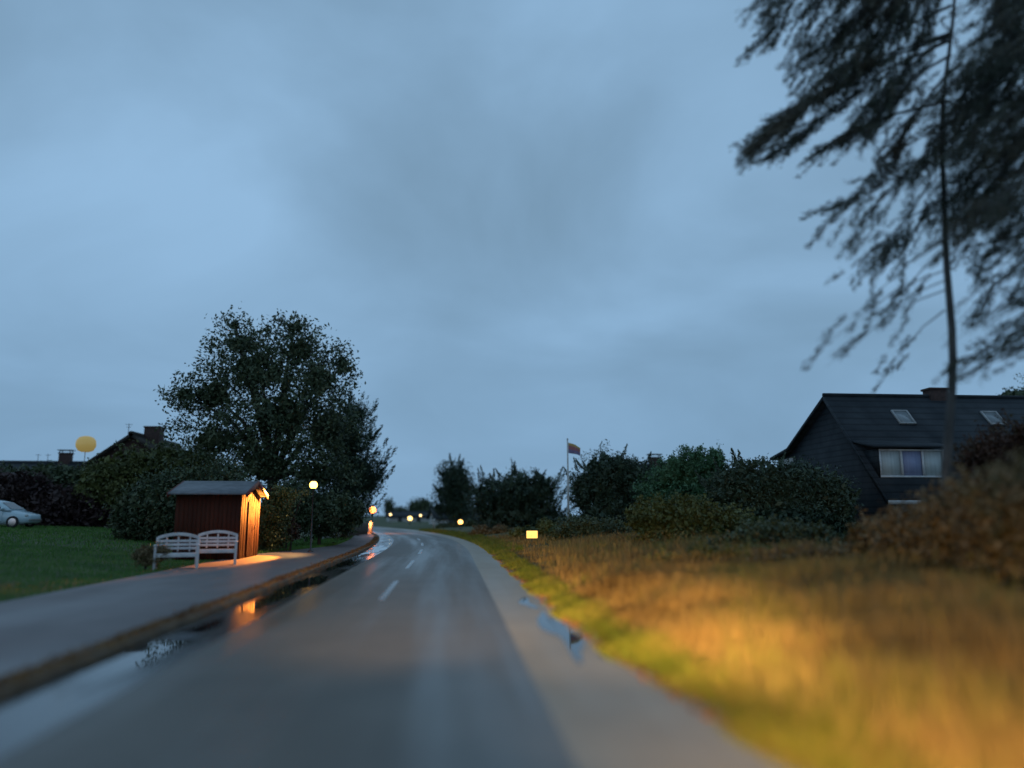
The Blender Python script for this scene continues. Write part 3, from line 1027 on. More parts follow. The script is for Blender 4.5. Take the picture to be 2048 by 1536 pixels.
# its neighbour, whose trunk stands just outside the frame
br = []
T2 = 11.0
tb2 = at(2230, 1040, T2)
for k in range(52):
    py = -300 + k * 19
    sx, sy = 2225, py
    L = random.uniform(170, 400) * (1.1 if py < 400 else 0.75)
    ang = math.atan2(1030 - sy, 2225 - 902) * random.uniform(0.95, 1.3)
    B(sx, sy, sx - L * math.cos(ang) - 40, sy + L * math.sin(ang), T2, T2 + random.uniform(-0.8, 1.2), dens=0.75 if py < 300 else 0.28, spread=0.13, r=0.03)
sweeping_tree("larch_tree", "second larch at the right edge, branches reaching in from outside", (tb2.x, T2, gz(tb2.x, T2)), (0.0, 0.0, 1), br, "needlebrown", 13, 0.2, 13)


# ------------------------------------------------------------------ red shed
def shed():
    p0 = at(474, 1115, 26.0)
    x1 = p0.x
    x0 = at(345, 1100, 26.0).x
    y0, y1 = 26.0, 28.6
    zb = 0.05
    root = empty("garden_shed", ((x0 + x1) / 2, (y0 + y1) / 2, zb), "small dark red wooden shed with grey roof and lamplit end wall", "shed")
    hw, hd = (x1 - x0) / 2, (y1 - y0) / 2
    He, Hr = 2.12, 2.52
    # walls of vertical boards (thickness, corners mitred into boards)
    nb = 15
    for s in (-1, 1):
        g = Geo()
        for k in range(nb):
            bw = 2 * hw / nb
            g.box((-hw + bw * (k + 0.5), s * (hd - 0.02), He / 2), (bw - 0.002, 0.04 + (k % 2) * 0.012, He))
        g.build("long_wall", MT["redwood"], root)
    nb = 17
    for s in (-1, 1):
        g = Geo()
        for k in range(nb):
            bw = (2 * hd - 0.1) / nb
            yc = -hd + 0.05 + bw * (k + 0.5)
            h = He + (Hr - He) * (1 - abs(yc) / hd) - 0.03
            g.box((s * (hw + 0.005), yc, h / 2), (0.04 + (k % 2) * 0.012, bw - 0.002, h))
        g.build("gable_wall", MT["redwood"], root)
    # roof
    g = Geo()
    ov, oy, th = 0.22, 0.2, 0.06
    for s in (-1, 1):
        ze = He - (Hr - He) / hd * oy
        a = [(-hw - ov, s * (hd + oy), ze + 0.05), (hw + ov, s * (hd + oy), ze + 0.05), (hw + ov, 0, Hr + 0.05), (-hw - ov, 0, Hr + 0.05)]
        b = [(x, y, z + th) for x, y, z in a]
        g.add(a + b, [(0, 1, 2, 3), (7, 6, 5, 4), (0, 4, 5, 1), (1, 5, 6, 2), (2, 6, 7, 3), (3, 7, 4, 0)])
    rf = g.build("roof", MT["felt"], root)
    for sx in (-1, 1):
        g = Geo()
        for s in (-1, 1):
            ze = He - (Hr - He) / hd * oy
            g.bar((sx * (hw + ov + 0.015), s * (hd + oy), ze + 0.04), (sx * (hw + ov + 0.015), s * 0.005, Hr + 0.04), 0.025, 0.15)
        g.build("barge_board", MT["redtrim"], rf)
    # plank door in the end wall, with frame and handle
    d = Geo()
    for k in range(5):
        d.box((hw + 0.045, -0.02 + 0.16 * (k - 2), 0.98), (0.02, 0.152, 1.86))
    dr = d.build("door", MT["redwood"], root)
    hnd = Geo()
    hnd.tube([(hw + 0.06, 0.3, 0.95), (hw + 0.1, 0.3, 0.97), (hw + 0.1, 0.3, 1.1), (hw + 0.06, 0.3, 1.12)], [0.008] * 4, 6)
    hnd.build("handle", MT["darkmetal"], dr)


shed()


# ------------------------------------------------------------------ white benches
def bench(label):
    root = empty("garden_bench", (0, 0, 0), label, "bench", group="white garden benches beside the shed")
    W, Dp = 1.12, 0.52
    for sx in (-1, 1):
        for (yy, h) in ((-Dp / 2, 0.64), (Dp / 2, 0.86)):
            g = Geo()
            g.box((sx * (W / 2 - 0.03), yy, h / 2), (0.065, 0.065, h))
            g.build("leg", MT["white"], root, bevel=0.006)
        g = Geo()
        g.box((sx * (W / 2 - 0.03), 0, 0.66), (0.09, Dp + 0.12, 0.035))
        g.build("armrest", MT["white"], root, bevel=0.008)
    g = Geo()
    for k in range(6):
        g.box((0, -Dp / 2 + 0.02 + k * 0.085, 0.43 + 0.004 * math.cos(k)), (W - 0.02, 0.072, 0.026))
    g.box((0, -Dp / 2 - 0.02, 0.385), (W - 0.13, 0.03, 0.08))
    g.build("seat", MT["white"], root, bevel=0.004)
    g = Geo()
    n = 14
    prev = None
    for k in range(n + 1):
        t = k / n * 2 - 1
        x = t * (W / 2 - 0.02)
        z = 0.84 + 0.11 * (1 - t * t)
        if prev: g.bar(prev, (x, Dp / 2, z), 0.045, 0.085)
        prev = (x, Dp / 2, z)
    for z in (0.56, 0.66, 0.76):
        g.box((0, Dp / 2, z), (W - 0.13, 0.026, 0.068))
    for k in range(3):
        g.box(((k - 1) * 0.3, Dp / 2 + 0.02, 0.68), (0.045, 0.02, 0.42))
    g.build("backrest", MT["white"], root, bevel=0.004)
    return root


b0 = bench("white slatted garden bench further from the shed, beside the brown shrub")
p = at(352, 1132, 21.8)
b0.location = (p.x, 21.8, gz(p.x, 21.8) + 0.0)
b0.rotation_euler = (0, 0, R(16))
b1 = copy_tree(b0)
b1["label"] = "white slatted garden bench nearer the lit shed wall"
p = at(432, 1122, 23.3)
b1.location = (p.x, 23.3, 0.06)
b1.rotation_euler = (0, 0, R(14))


# ------------------------------------------------------------------ lamps
def globe_lamp(name, label, px, py, D, r, col, strength, post_mat="darkmetal", group=None, arm=False):
    p = at(px, py, D)
    z0 = gz(p.x, D)
    H = p.z - z0
    root = empty(name, (p.x, D, z0), label, "lamp", group=group)
    g = Geo()
    g.lathe([(r * 0.45 + 0.05, 0), (r * 0.45 + 0.05, 0.06), (0.035, 0.12), (0.02, max(0.2, H - r * 1.5)), (r * 0.5, max(0.25, H - r * 1.15)), (r * 0.62, max(0.3, H - r * 0.82))], n=12)
    g.build("post", MT[post_mat], root, smooth=False)
    g = Geo()
    prof = [(max(0.002, r * math.sin(math.pi * k / 9)), H - r * math.cos(math.pi * k / 9)) for k in range(10)]
    g.lathe(prof, n=16)
    g.build("lamp_globe", glow(name + "_light", col, strength), root, smooth=True)
    g = Geo()
    g.lathe([(r * 0.5, H + r * 0.9), (r * 0.35, H + r * 1.15), (0.01, H + r * 1.35)], n=12)
    g.build("cap", MT[post_mat], root)
    return root


globe_lamp("globe_lamp", "glowing warm yellow globe lamp on a post right of the shed", 627, 970, 31.0, 0.16, (1.0, 0.52, 0.10), 8)
globe_lamp("globe_lamp", "red-orange glowing lamp at the bend, above the pale bollard", 745, 1020, 62.0, 0.27, (1.0, 0.22, 0.04), 12)
globe_lamp("globe_lamp", "bright white-yellow far lamp, largest of those beyond the bend", 820, 1037, 112.0, 0.32, (1.0, 0.66, 0.22), 4, group="lamps beyond the bend")
globe_lamp("globe_lamp", "tiny far lamp nearest to the red-orange lamp", 781, 1029, 130.0, 0.17, (1.0, 0.7, 0.3), 5, group="lamps beyond the bend")
globe_lamp("globe_lamp", "tiny far lamp just left of the bending pine", 841, 1031, 130.0, 0.17, (1.0, 0.7, 0.3), 5, group="lamps beyond the bend")
globe_lamp("globe_lamp", "bright amber lamp low beside the verge, right of the low hedge", 921, 1044, 70.0, 0.22, (1.0, 0.5, 0.12), 5, group="lamps beyond the bend")
globe_lamp("globe_lamp", "small yellow lamp just above the bright amber lamp", 911, 1033, 92.0, 0.2, (1.0, 0.6, 0.15), 3, group="lamps beyond the bend")

def lamp_spot(px, py, D, dz, dy, aim, energy, size, blend, col):
    # added unseen spot near the globe, aimed to strengthen the lamp's light
    p = at(px, py, D)
    l = bpy.data.lights.new("lamp_light", 'SPOT')
    l.energy = energy
    l.spot_size = R(size)
    l.spot_blend = blend
    l.shadow_soft_size = 0.08
    l.color = col
    o = bpy.data.objects.new("lamp_light", l)
    o.location = (p.x - 0.3, p.y + dy, p.z - dz)
    o.rotation_euler = (Vector(aim) - Vector(o.location)).to_track_quat('-Z', 'Y').to_euler()
    COL.objects.link(o)


lamp_spot(627, 970, 31.0, 0.1, -0.35, (-7.4, 27.1, 0.75), 7600, 47, 0.35, (1.0, 0.30, 0.04))
lamp_spot(627, 970, 31.0, 0.3, -0.35, (-7.0, 29.0, 0.0), 800, 84, 1.0, (1.0, 0.55, 0.18))
lamp_spot(745, 1020, 62.0, 0.3, 0.5, (-6.2, 62.9, 0.0), 1300, 150, 1.0, (1.0, 0.30, 0.06))

# pale bollard lit by the red-orange lamp
p = at(741, 1070, 63.6)
root = empty("bollard", (p.x, 63.6, 0.05), "pale round-topped bollard lit orange below the red-orange lamp", "bollard")
g = Geo()
g.lathe([(0.17, 0), (0.17, 0.72), (0.15, 0.82), (0.09, 0.89), (0.01, 0.92)], n=16)
g.build("shaft", MT["white"], root, smooth=True)
g = Geo()
g.lathe([(0.22, -0.05), (0.22, 0.05), (0.18, 0.06)], n=16)
g.build("base", MT["kerb"], root)
p = at(868, 1056, 80.0)
root = empty("bollard", (p.x, 80.0, gz(p.x, 80.0)), "slim grey marker post beyond the bend, left of the low hedge", "bollard")
g = Geo()
g.lathe([(0.12, 0), (0.11, 0.85), (0.07, 0.95), (0.01, 0.97)], n=10)
g.build("shaft", MT["offwhite"], root)
g = Geo()
g.lathe([(0.122, 0.68), (0.121, 0.76)], n=10)
g.build("reflector", MT["darkmetal"], root)


# ------------------------------------------------------------------ fences and board on the left
def picket_fence(a, b, label, mat, n, h, panel=False):
    a, b = Vector(a), Vector(b)
    root = empty("picket_fence" if not panel else "board_fence", a, label, "fence")
    d = b - a
    rz = math.atan2(d.y, d.x)
    L = d.length
    g = Geo()
    for k in range(n):
        t = (k + 0.5) / n
        p = d * t
        wd = L / n * (0.96 if panel else 0.55)
        g.box((p.x, p.y, h / 2 + 0.06), (wd, 0.022, h), rz)
        if not panel:
            g.add([(p.x - math.cos(rz) * wd / 2, p.y - math.sin(rz) * wd / 2, h + 0.061), (p.x + math.cos(rz) * wd / 2, p.y + math.sin(rz) * wd / 2, h + 0.061), (p.x, p.y, h + 0.13)], [(0, 1, 2)])
    g.build("pickets" if not panel else "boards", MT[mat], root)
    nrm = Vector((-math.sin(rz), math.cos(rz), 0)) * 0.03
    for z in (h * 0.3, h * 0.8):
        g = Geo()
        g.bar(nrm + Vector((0, 0, z)), nrm + d + Vector((0, 0, z)), 0.035, 0.07)
        g.build("rail", MT[mat], root)
    for t in (0.0, 0.5, 1.0):
        g = Geo()
        p = d * t + nrm * 2.3
        g.box((p.x, p.y, (h + 0.1) / 2), (0.085, 0.085, h + 0.1), rz)
        g.build("post", MT[mat], root, bevel=0.01)


p, q = at(648, 1070, 47), at(697, 1066, 51)
picket_fence((p.x, 47, 0.03), (q.x, 51, 0.03), "low white boarded fence panel left of the picket fence", "white", 14, 0.66, panel=True)
p, q = at(699, 1066, 51.3), at(736, 1060, 58.5)
picket_fence((p.x, 51.3, 0.03), (q.x, 58.5, 0.03), "weathered picket fence between white panel and pale bollard", "wood", 26, 0.85)

p = at(617, 1080, 40.5)
root = empty("notice_board", (p.x, 40.5, gz(p.x, 40.5)), "small blank pale board on two thin legs in the grass", "notice board", rz=R(12))
for s in (-1, 1):
    g = Geo()
    g.box((s * 0.2, 0, 0.42), (0.045, 0.045, 0.84))
    g.build("leg", MT["offwhite"], root)
g = Geo()
g.box((0, -0.04, 0.80), (0.55, 0.03, 0.62))
g.build("panel", MT["offwhite"], root, bevel=0.008)

# small yellow sign on the right verge
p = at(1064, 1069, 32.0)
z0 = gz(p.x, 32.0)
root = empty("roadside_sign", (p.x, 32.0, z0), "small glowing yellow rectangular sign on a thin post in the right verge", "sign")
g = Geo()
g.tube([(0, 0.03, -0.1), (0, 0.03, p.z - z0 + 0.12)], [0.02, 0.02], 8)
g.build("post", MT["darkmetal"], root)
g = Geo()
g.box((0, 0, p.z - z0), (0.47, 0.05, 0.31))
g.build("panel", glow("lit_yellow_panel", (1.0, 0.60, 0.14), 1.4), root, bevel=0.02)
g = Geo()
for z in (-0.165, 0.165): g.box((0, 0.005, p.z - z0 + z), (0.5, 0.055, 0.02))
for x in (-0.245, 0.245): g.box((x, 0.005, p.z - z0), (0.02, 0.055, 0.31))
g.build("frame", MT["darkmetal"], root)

# added yellow glow on a post, standing in for a windscreen drop
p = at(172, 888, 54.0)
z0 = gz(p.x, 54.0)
root = empty("drop_glow", (p.x, 54.0, z0), "added dull yellow glow for a windscreen drop, high above the hedges at far left", "drop_glow")
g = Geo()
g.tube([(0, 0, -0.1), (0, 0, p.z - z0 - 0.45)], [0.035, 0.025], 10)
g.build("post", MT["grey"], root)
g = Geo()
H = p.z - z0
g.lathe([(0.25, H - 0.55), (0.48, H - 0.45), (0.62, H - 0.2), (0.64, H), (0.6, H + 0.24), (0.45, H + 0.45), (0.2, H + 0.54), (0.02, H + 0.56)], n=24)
g.build("glow_body", glow("dull_yellow_glow", (0.37, 0.27, 0.085), 0.55), root, smooth=True)

# ------------------------------------------------------------------ flagpole
D = 44
p = at(1135, 880, D)
z0 = gz(p.x, D)
Hp = p.z - z0
root = empty("flagpole", (p.x, D, z0), "tall slim white flagpole flying a faded tricolour flag among the trees", "flagpole")
g = Geo()
g.tube([(0, 0, -0.1), (0, 0, Hp * 0.5), (0, 0, Hp)], [0.075, 0.062, 0.04], 10)
g.build("pole", MT["offwhite"], root, smooth=True)
g = Geo()
g.lathe([(0.03, Hp), (0.055, Hp + 0.04), (0.04, Hp + 0.09), (0.005, Hp + 0.12)], n=10)
g.build("finial", MT["offwhite"], root)
g = Geo()
nu, nv = 24, 10
vs, uvs = [], []
for i in range(nu + 1):
    for j in range(nv + 1):
        u, v = i / nu, j / nv
        x = 0.05 + 0.72 * u
        y = 0.09 * math.sin(u * 8 + v * 0.7) * (0.25 + u)
        z = Hp - 0.16 - 0.62 * (1 - v) - 0.30 * u ** 1.5 * (0.45 + 0.55 * v)
        vs.append((x, y, z))
        uvs.append((u, v))
ii = (np.arange(nu)[:, None] * (nv + 1) + np.arange(nv)[None, :]).ravel()
g.add(vs, np.stack([ii, ii + nv + 1, ii + nv + 2, ii + 1], 1))
fl = g.build("flag", MT["flag"], root, smooth=True)
uvl = fl.data.uv_layers.new(name="UVMap")
li = np.empty(len(fl.data.loops), dtype=np.int32)
fl.data.loops.foreach_get("vertex_index", li)
uvl.data.foreach_set("uv", np.asarray(uvs, dtype=np.float32)[li].ravel())
sm = fl.modifiers.new("cloth", 'SOLIDIFY')
sm.thickness = 0.006


# ------------------------------------------------------------------ houses
def chimney(parent, c, s, pot=True):
    g = Geo()
    g.box((c[0], c[1], c[2] + s[2] / 2), s)
    g.box((c[0], c[1], c[2] + s[2] + 0.05), (s[0] + 0.12, s[1] + 0.12, 0.1))
    o = g.build("chimney", MT["brick"], parent, bevel=0.012)
    if pot:
        g = Geo()
        for k in (-1, 1):
            for j in (-1, 1):
                g.box((c[0] + k * (s[0] / 2 - 0.05), c[1] + j * (s[1] / 2 - 0.05), c[2] + s[2] + 0.2), (0.06, 0.06, 0.2))
        g.box((c[0], c[1], c[2] + s[2] + 0.33), (s[0] + 0.25, s[1] + 0.2, 0.06))
        g.build("cowl", MT["darkmetal"], o)
    return o


def slab(g, quad, th):
    """thick sheet below a quad given as four points"""
    a = [Vector(p) for p in quad]
    n = (a[1] - a[0]).cross(a[3] - a[0]).normalized()
    if n.z < 0: n = -n
    b = [p - n * th for p in a]
    g.add([tuple(p) for p in a + b], [(0, 1, 2, 3), (7, 6, 5, 4), (0, 4, 5, 1), (1, 5, 6, 2), (2, 6, 7, 3), (3, 7, 4, 0)])


def big_house():
    YR, YF, YB = 34.0, 29.4, 38.2          # ridge, front eave, start of the flared back eave
    pr = at(1659, 791, YR)
    X0, ZR = pr.x, pr.z
    ZE = at(1760, 1000, YF).z
    pk = at(1572, 895, YB)
    pk2 = at(1522, 915, YB + 2.2)
    L = 15.0
    root = empty("gabled_house", (X0, YR, 0.5), "large dark tiled house with gabled end and white dormer behind the conifers", "house")
    o = Vector((X0, YR, 0.5))
    zr, ze, zk, zk2 = ZR - 0.5, ZE - 0.5, pk.z - 0.5, pk2.z - 0.5
    yf, yb, yb2 = YF - YR, YB - YR, YB + 2.2 - YR
    xk, xk2 = -0.10, -0.10
    g = Geo()
    slab(g, [(-0.3, yf, ze), (L, yf, ze), (L, 0, zr), (-0.3, 0, zr)], 0.16)
    slab(g, [(-0.3, 0.01, zr - 0.004), (L, 0.01, zr - 0.004), (L, yb, zk), (-0.3, yb, zk)], 0.16)
    slab(g, [(-0.3, yb + 0.01, zk - 0.01), (L, yb + 0.01, zk - 0.01), (L, yb2, zk2), (-0.3, yb2, zk2)], 0.16)
    roof = g.build("roof", MT["tiles"], root)
    g = Geo()
    g.tube([(-0.32, 0, zr + 0.02), (L, 0, zr + 0.02)], [0.1, 0.1], 8)
    g.build("ridge_tiles", MT["tiles"], roof)
    # gable wall, shingle-clad above, with real thickness
    g = Geo()
    prof = [(yf + 0.35, -0.6), (yf + 0.35, ze + 0.20), (0, zr - 0.24), (yb - 0.1, zk - 0.16), (yb2 - 0.5, zk2 - 0.05), (yb2 - 0.5, -0.6)]
    n = len(prof)
    vs = [(0.0, y_, z_) for y_, z_ in prof] + [(0.25, y_, z_) for y_, z_ in prof]
    g.add(vs, [tuple(range(n))[::-1], tuple(range(n, 2 * n))] + [(k, (k + 1) % n, n + (k + 1) % n, n + k) for k in range(n)])
    g.build("gable_wall", MT["cladding"], root)
    g = Geo()
    g.box((L / 2 + 0.13, yf + 0.5, (ze - 0.1) / 2 - 0.25), (L - 0.3, 0.28, ze + 0.5))
    g.build("front_wall", MT["render"], root)
    g = Geo()
    g.box((L / 2 - 0.15, yf - 0.03, ze - 0.09), (L + 0.3, 0.05, 0.16))
    g.build("fascia", MT["white"], roof)
    g = Geo()
    g.bar((-0.325, yf, ze - 0.09), (-0.325, -0.01, zr - 0.12), 0.04, 0.16)
    g.bar((-0.325, 0.01, zr - 0.12), (-0.325, yb, zk - 0.11), 0.04, 0.16)
    g.bar((-0.325, yb + 0.02, zk - 0.12), (-0.325, yb2, zk2 - 0.1), 0.04, 0.16)
    g.build("barge_board", MT["tiles"], roof)
    # white wall patch under the flared back eave
    g = Geo()
    g.box((-0.02, (yb + yb2) / 2 - 0.2, zk2 - 0.62), (0.05, 1.7, 0.9))
    g.build("gable_panel", MT["render"], root)

    def on_slope(z):
        return yf + (z - ze) / (zr - ze) * (0 - yf)
    # dormer
    a, b = at(1760, 955, 30.35), at(1886, 899, 30.35)
    x0, x1 = a.x - X0, b.x - X0
    z0, z1 = a.z - 0.5, b.z - 0.5
    yd = on_slope(z0) - 0.02
    dm = empty("dormer", (0, 0, 0), None, None)
    dm.parent = root
    g = Geo()
    g.box(((x0 + x1) / 2, yd + 0.06, z0 + 0.04), (x1 - x0, 0.1, 0.08))
    g.box(((x0 + x1) / 2, yd + 0.06, z1 - 0.04), (x1 - x0, 0.1, 0.08))
    for k in range(4):
        g.box((x0 + 0.04 + (x1 - x0 - 0.08) * k / 3, yd + 0.062, (z0 + z1) / 2), (0.08, 0.1, z1 - z0 - 0.162))
    g.build("window_frame", MT["white"], dm)
    wpx = (x1 - x0 - 0.08) / 3
    for k in range(3):
        g = Geo()
        g.box((x0 + 0.04 + wpx * (k + 0.5), yd + 0.08, (z0 + z1) / 2), (wpx - 0.084, 0.02, z1 - z0 - 0.164))
        pn = g.build("pane", MT["bluecurtain" if k == 1 else "curtain"], dm)
        if k == 1: pn["label"] = "blue curtained middle pane"
    for x in (x0 - 0.04, x1 + 0.04):
        g = Geo()
        yb_ = on_slope(z1) + 0.1
        vs = [(x - 0.035, yd + 0.02, z0 - 0.05), (x - 0.035, yb_, z1), (x - 0.035, yd + 0.02, z1)]
        vs += [(x + 0.035, p[1], p[2]) for p in vs]
        g.add(vs, [(0, 1, 2), (5, 4, 3), (0, 3, 4, 1), (1, 4, 5, 2), (2, 5, 3, 0)])
        g.build("cheek", MT["cladding"], dm)
    g = Geo()
    slab(g, [(x0 - 0.3, yd - 0.22, z1 + 0.12), (x1 + 0.3, yd - 0.22, z1 + 0.12), (x1 + 0.3, on_slope(z1 + 0.6) + 0.1, z1 + 0.55), (x0 - 0.3, on_slope(z1 + 0.6) + 0.1, z1 + 0.55)], 0.1)
    g.build("dormer_roof", MT["tiles"], dm)
    # skylights
    sl = math.atan2(zr - ze, -yf)
    tl = Matrix.Rotation(sl, 3, 'X')
    for px, py in ((1806, 836), (1986, 838)):
        c = at(px, py, 33.0)
        zc_ = c.z - 0.5
        yc_ = on_slope(zc_)
        xc_ = at(px, py, YR + yc_).x - X0
        nrm = Vector((0, -math.sin(sl), math.cos(sl)))
        cc = Vector((xc_, yc_, zc_)) + nrm * 0.04
        g = Geo()
        for s in (-1, 1):
            g.box(cc + tl @ Vector((s * 0.36, 0, 0)), (0.07, 0.94, 0.1), 0, tl)
            g.box(cc + tl @ Vector((0, s * 0.44, 0)), (0.646, 0.07, 0.098), 0, tl)
        fr = g.build("skylight", MT["grey"], roof)
        g = Geo()
        g.box(cc, (0.645, 0.806, 0.05), 0, tl)
        g.build("pane", MT["skyglass"], fr)
    cp = at(1872, 790, YR + 0.1)
    chimney(roof, (cp.x - X0, 0.1, zr - 0.3), (0.95, 0.6, 0.62), pot=False)
    # ground floor windows partly seen under the eave
    for xw in (2.6, 5.2, 8.2):
        g = Geo()
        for s in (-1, 1):
            g.box((xw + s * 0.55, yf + 0.34, 0.85), (0.08, 0.06, 1.2))
            g.box((xw, yf + 0.342, 0.85 + s * 0.56), (1.02, 0.06, 0.08))
        fr = g.build("window", MT["white"], root)
        g = Geo()
        g.box((xw, yf + 0.348, 0.85), (1.02, 0.03, 1.04))
        g.build("pane", MT["glass"], fr)


big_house()


def plain_house(name, label, x, y, z, L, Wd, He, Hr, rz, roofmat, wallmat, chims):
    """gabled house, ridge along local X"""
    root = empty(name, (x, y, z), label, "house", rz=rz)
    g = Geo()
    g.box((0, 0, He / 2 - 0.2), (L - 0.1, Wd - 0.1, He + 0.4))
    for s in (-1, 1):
        vs = [(s * (L / 2 - 0.3), -Wd / 2 + 0.05, He + 0.001), (s * (L / 2 - 0.3), Wd / 2 - 0.05, He + 0.001), (s * (L / 2 - 0.3), 0, Hr - 0.25)]
        vs += [(p[0] + s * 0.25, p[1], p[2]) for p in vs]
        g.add(vs, [(0, 1, 2), (5, 4, 3), (0, 3, 4, 1), (1, 4, 5, 2), (2, 5, 3, 0)])
    g.build("wall", MT[wallmat], root)
    g = Geo()
    ex = 0.35
    k = (Hr - He) / (Wd / 2)
    for s in (-1, 1):
        slab(g, [(-L / 2 - ex, s * (Wd / 2 + ex), He - ex * k + 0.1), (L / 2 + ex, s * (Wd / 2 + ex), He - ex * k + 0.1), (L / 2 + ex, s * 0.01, Hr), (-L / 2 - ex, s * 0.01, Hr)], 0.2)
    g.tube([(-L / 2 - ex, 0, Hr - 0.05), (L / 2 + ex, 0, Hr - 0.05)], [0.2, 0.2], 8)
    roof = g.build("roof", MT[roofmat], root)
    for (cx0, cy0, cz0, s, pot) in chims:
        chimney(roof, (cx0, cy0, cz0), s, pot)
    for s in (-1, 1):
        for xx_ in (-L * 0.25, L * 0.2):
            g = Geo()
            g.box((xx_, s * (Wd / 2 - 0.02), He * 0.55), (1.0, 0.12, 1.1))
            fr = g.build("window", MT["white"], root)
            g = Geo()
            g.box((xx_, s * (Wd / 2 + 0.03), He * 0.55), (0.84, 0.06, 0.94))
            g.build("pane", MT["glass"], fr)
    return root, roof


# left: gabled thatch (gable to the road) and long low roof
D = 57
c = at(272, 868, D)
r1, rf1 = plain_house("thatched_house", "thatched house with steep gable and square chimney above the left hedges", c.x, D + 4, 0.8, 9, 8.6, 3.4, c.z - 0.8, R(90), "thatch", "brick",
                      [(-2.6, -0.75, c.z - 0.8 - 0.9, (0.9, 1.15, 1.5), False)])
g = Geo()
g.tube([(-4, 0.55, c.z - 0.8 - 0.3), (-4, 0.55, c.z - 0.8 + 0.75)], [0.03, 0.02], 6)
for zz, ll in ((0.7, 0.5), (0.5, 0.35)): g.bar((-4, 0.55 - ll / 2, c.z - 0.8 + zz), (-4, 0.55 + ll / 2, c.z - 0.8 + zz), 0.025, 0.025)
g.build("aerial", MT["darkmetal"], rf1)
D = 66
c = at(75, 920, D)
r2, rf2 = plain_house("long_house", "long low-roofed house with brick chimney at far left", c.x - 3, D + 3, 0.8, 15, 8, 2.9, c.z - 0.8, R(2), "tiles", "brick",
                      [(at(95, 900, D).x - c.x + 3, 0.0, c.z - 0.8 - 0.5, (0.95, 0.6, 1.25), True)])
for xa in (at(38, 900, D).x - c.x + 3, at(58, 900, D).x - c.x + 3):
    g = Geo()
    g.tube([(xa, 0, c.z - 0.9), (xa, 0, c.z - 0.05)], [0.03, 0.02], 6)
    g.bar((xa - 0.25, 0, c.z - 0.15), (xa + 0.25, 0, c.z - 0.15), 0.025, 0.025)
    g.build("aerial", MT["darkmetal"], rf2)
# right: house of which only the ridge and capped chimney show
D = 60
c = at(1315, 926, D)
plain_house("ridge_house", "house showing only its ridge and capped chimney between trees", c.x + 1.0, D + 3, 0.5, 10, 8, 2.8, c.z - 0.5, R(0), "tiles", "brick",
            [(at(1309, 920, D + 3).x - c.x - 1.0, 0, c.z - 0.5 - 0.3, (0.95, 0.6, 0.9), True)])
# far low houses beyond the bend
for px, D, lab in ((815, 165, "tiny far house with pale gable behind the bright white-yellow lamp"), (925, 110, "low pale house half hidden behind the tall pine")):
    c = at(px, 1026, D)
    plain_house("far_house", lab, c.x, D + 4, 0.0, 9, 7, 1.1, 2.2 if D > 120 else 2.6, R(10), "tiles", "render", [])


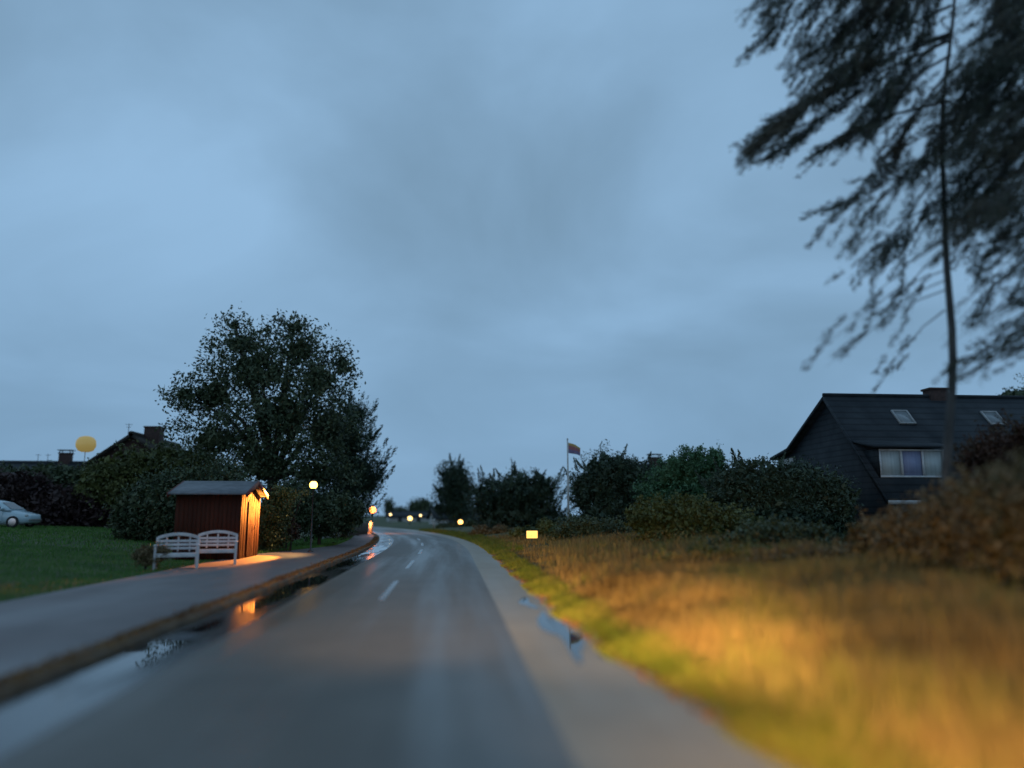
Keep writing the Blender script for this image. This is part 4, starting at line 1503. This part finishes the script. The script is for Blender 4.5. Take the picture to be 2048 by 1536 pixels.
# ------------------------------------------------------------------ parked car at far left
def car():
    D = 43
    pn = at(71, 1040, D)
    zb = gz(pn.x - 1.5, D)
    root = empty("parked_car", (pn.x, D, zb), "pale blue-white rounded car parked on the lawn at far left", "car")
    # stations from nose (x=0) backwards: x, bottom z, belt z, half width
    st = [(0.00, 0.38, 0.52, 0.52), (-0.06, 0.27, 0.64, 0.66), (-0.25, 0.22, 0.74, 0.77), (-0.6, 0.2, 0.84, 0.83), (-1.05, 0.2, 0.93, 0.85), (-1.6, 0.2, 0.97, 0.86),
          (-2.6, 0.2, 0.98, 0.86), (-3.4, 0.22, 0.97, 0.84), (-3.75, 0.26, 0.92, 0.76), (-3.92, 0.34, 0.80, 0.64)]
    sec = [(-0.0, 0.0), (0.86, 0.0), (0.98, 0.22), (1.0, 0.55), (0.96, 0.82), (0.80, 0.97), (0.4, 1.0), (0.0, 1.0)]
    g = Geo()
    ring = []
    for (x, zb_, zt, hwid) in st:
        half = [(hwid * a, zb_ + (zt - zb_) * b) for a, b in sec]
        pts = half + [(-a, b) for a, b in half[-2:0:-1]]
        ring.append([(x, a, b) for a, b in pts])
    m = len(ring[0])
    vs = [v for r_ in ring for v in r_]
    fs = [(i * m + k, i * m + (k + 1) % m, (i + 1) * m + (k + 1) % m, (i + 1) * m + k) for i in range(len(st) - 1) for k in range(m)]
    fs += [tuple(range(m))[::-1], tuple((len(st) - 1) * m + k for k in range(m))]
    g.add(vs, fs)
    # cabin shell
    cs = [(-0.92, 0.92, 0.78), (-1.25, 1.16, 0.74), (-1.62, 1.38, 0.68), (-2.0, 1.47, 0.65), (-2.6, 1.48, 0.65), (-3.1, 1.40, 0.66), (-3.45, 1.2, 0.68), (-3.72, 0.93, 0.7)]
    ring = []
    for x, zt, hwid in cs:
        half = [(0, 0.90), (0.84, 0.90), (hwid + (0.84 - hwid) * 0.25, 0.90 + (zt - 0.90) * 0.8), (hwid * 0.9, 0.90 + (zt - 0.90) * 0.96), (hwid * 0.5, zt), (0, zt)]
        half = [(min(a, 0.84), max(b, 0.9)) for a, b in half]
        pts = half + [(-a, b) for a, b in half[-2:0:-1]]
        ring.append([(x, a, b) for a, b in pts])
    m = len(ring[0])
    vs = [v for r_ in ring for v in r_]
    fs = [(i * m + k, i * m + (k + 1) % m, (i + 1) * m + (k + 1) % m, (i + 1) * m + k) for i in range(len(cs) - 1) for k in range(m)]
    fs += [tuple(range(m))[::-1], tuple((len(cs) - 1) * m + k for k in range(m))]
    g.add(vs, fs)
    g.build("body", MT["carpaint"], root, smooth=True)
    # windscreen and side windows, slightly proud of the shell
    g = Geo()
    g.add([(-0.97, -0.6, 0.985), (-0.97, 0.6, 0.985), (-1.52, 0.52, 1.355), (-1.52, -0.52, 1.355)], [(0, 1, 2, 3)])
    g.build("windscreen", MT["glass"], root)
    for s in (-1, 1):
        for a, b, c_, d_ in ((-1.30, -2.18, -1.72, -2.18), (-2.26, -3.35, -2.26, -3.02)):
            g = Geo()
            g.add([(a, s * 0.845, 0.985), (b, s * 0.845, 0.985), (d_, s * 0.745, 1.34), (c_, s * 0.745, 1.34)], [(0, 1, 2, 3)])
            g.build("side_window", MT["glass"], root)
        g = Geo()
        g.box((-1.72, s * 0.861, 0.62), (0.94, 0.012, 0.5))
        dr = g.build("door", MT["carpaint"], root, bevel=0.01)
        g = Geo()
        g.box((-2.02, s * 0.875, 0.82), (0.16, 0.03, 0.03))
        g.build("handle", MT["chrome"], dr)
        g = Geo()
        g.blob((-0.17, s * 0.60, 0.63), (0.10, 0.12, 0.09), 2, 0)
        g.build("headlight", MT["curtain"], root, smooth=True)
        g = Geo()
        g.blob((-1.25, s * 0.95, 1.0), (0.07, 0.11, 0.07), 2, 0)
        g.build("mirror", MT["carpaint"], root, smooth=True)
        for xw in (-0.72, -3.1):
            g = Geo()
            pts = []
            n = 24
            for rr, yy_ in ((0.20, 0.80), (0.29, 0.79), (0.31, 0.82), (0.31, 0.875), (0.29, 0.895), (0.20, 0.885)):
                pts.append([(xw + rr * math.cos(2 * math.pi * k / n), s * yy_, 0.31 + rr * math.sin(2 * math.pi * k / n)) for k in range(n)])
            vs = [v for r_ in pts for v in r_]
            fs = [(i * n + k, i * n + (k + 1) % n, (i + 1) * n + (k + 1) % n, (i + 1) * n + k) for i in range(5) for k in range(n)]
            g.add(vs, fs)
            wh = g.build("wheel", MT["rubber"], root, smooth=True)
            g = Geo()
            vs = [(xw + 0.2 * math.cos(2 * math.pi * k / n), s * 0.88, 0.31 + 0.2 * math.sin(2 * math.pi * k / n)) for k in range(n)] + [(xw, s * 0.895, 0.31)]
            g.add(vs, [(k, (k + 1) % n, n) for k in range(n)])
            g.build("rim", MT["chrome"], wh)
    g = Geo()
    g.box((-0.02, 0, 0.42), (0.09, 1.2, 0.1))
    g.build("bumper", MT["grey"], root, bevel=0.03)


car()

# ------------------------------------------------------------------ render settings
S.view_settings.view_transform = 'Standard'
S.view_settings.look = 'None'
S.view_settings.exposure = 0
S.view_settings.gamma = 1
S.render.engine = 'CYCLES'
S.cycles.use_denoising = True
S.cycles.max_bounces = 6
S.cycles.sample_clamp_indirect = 6
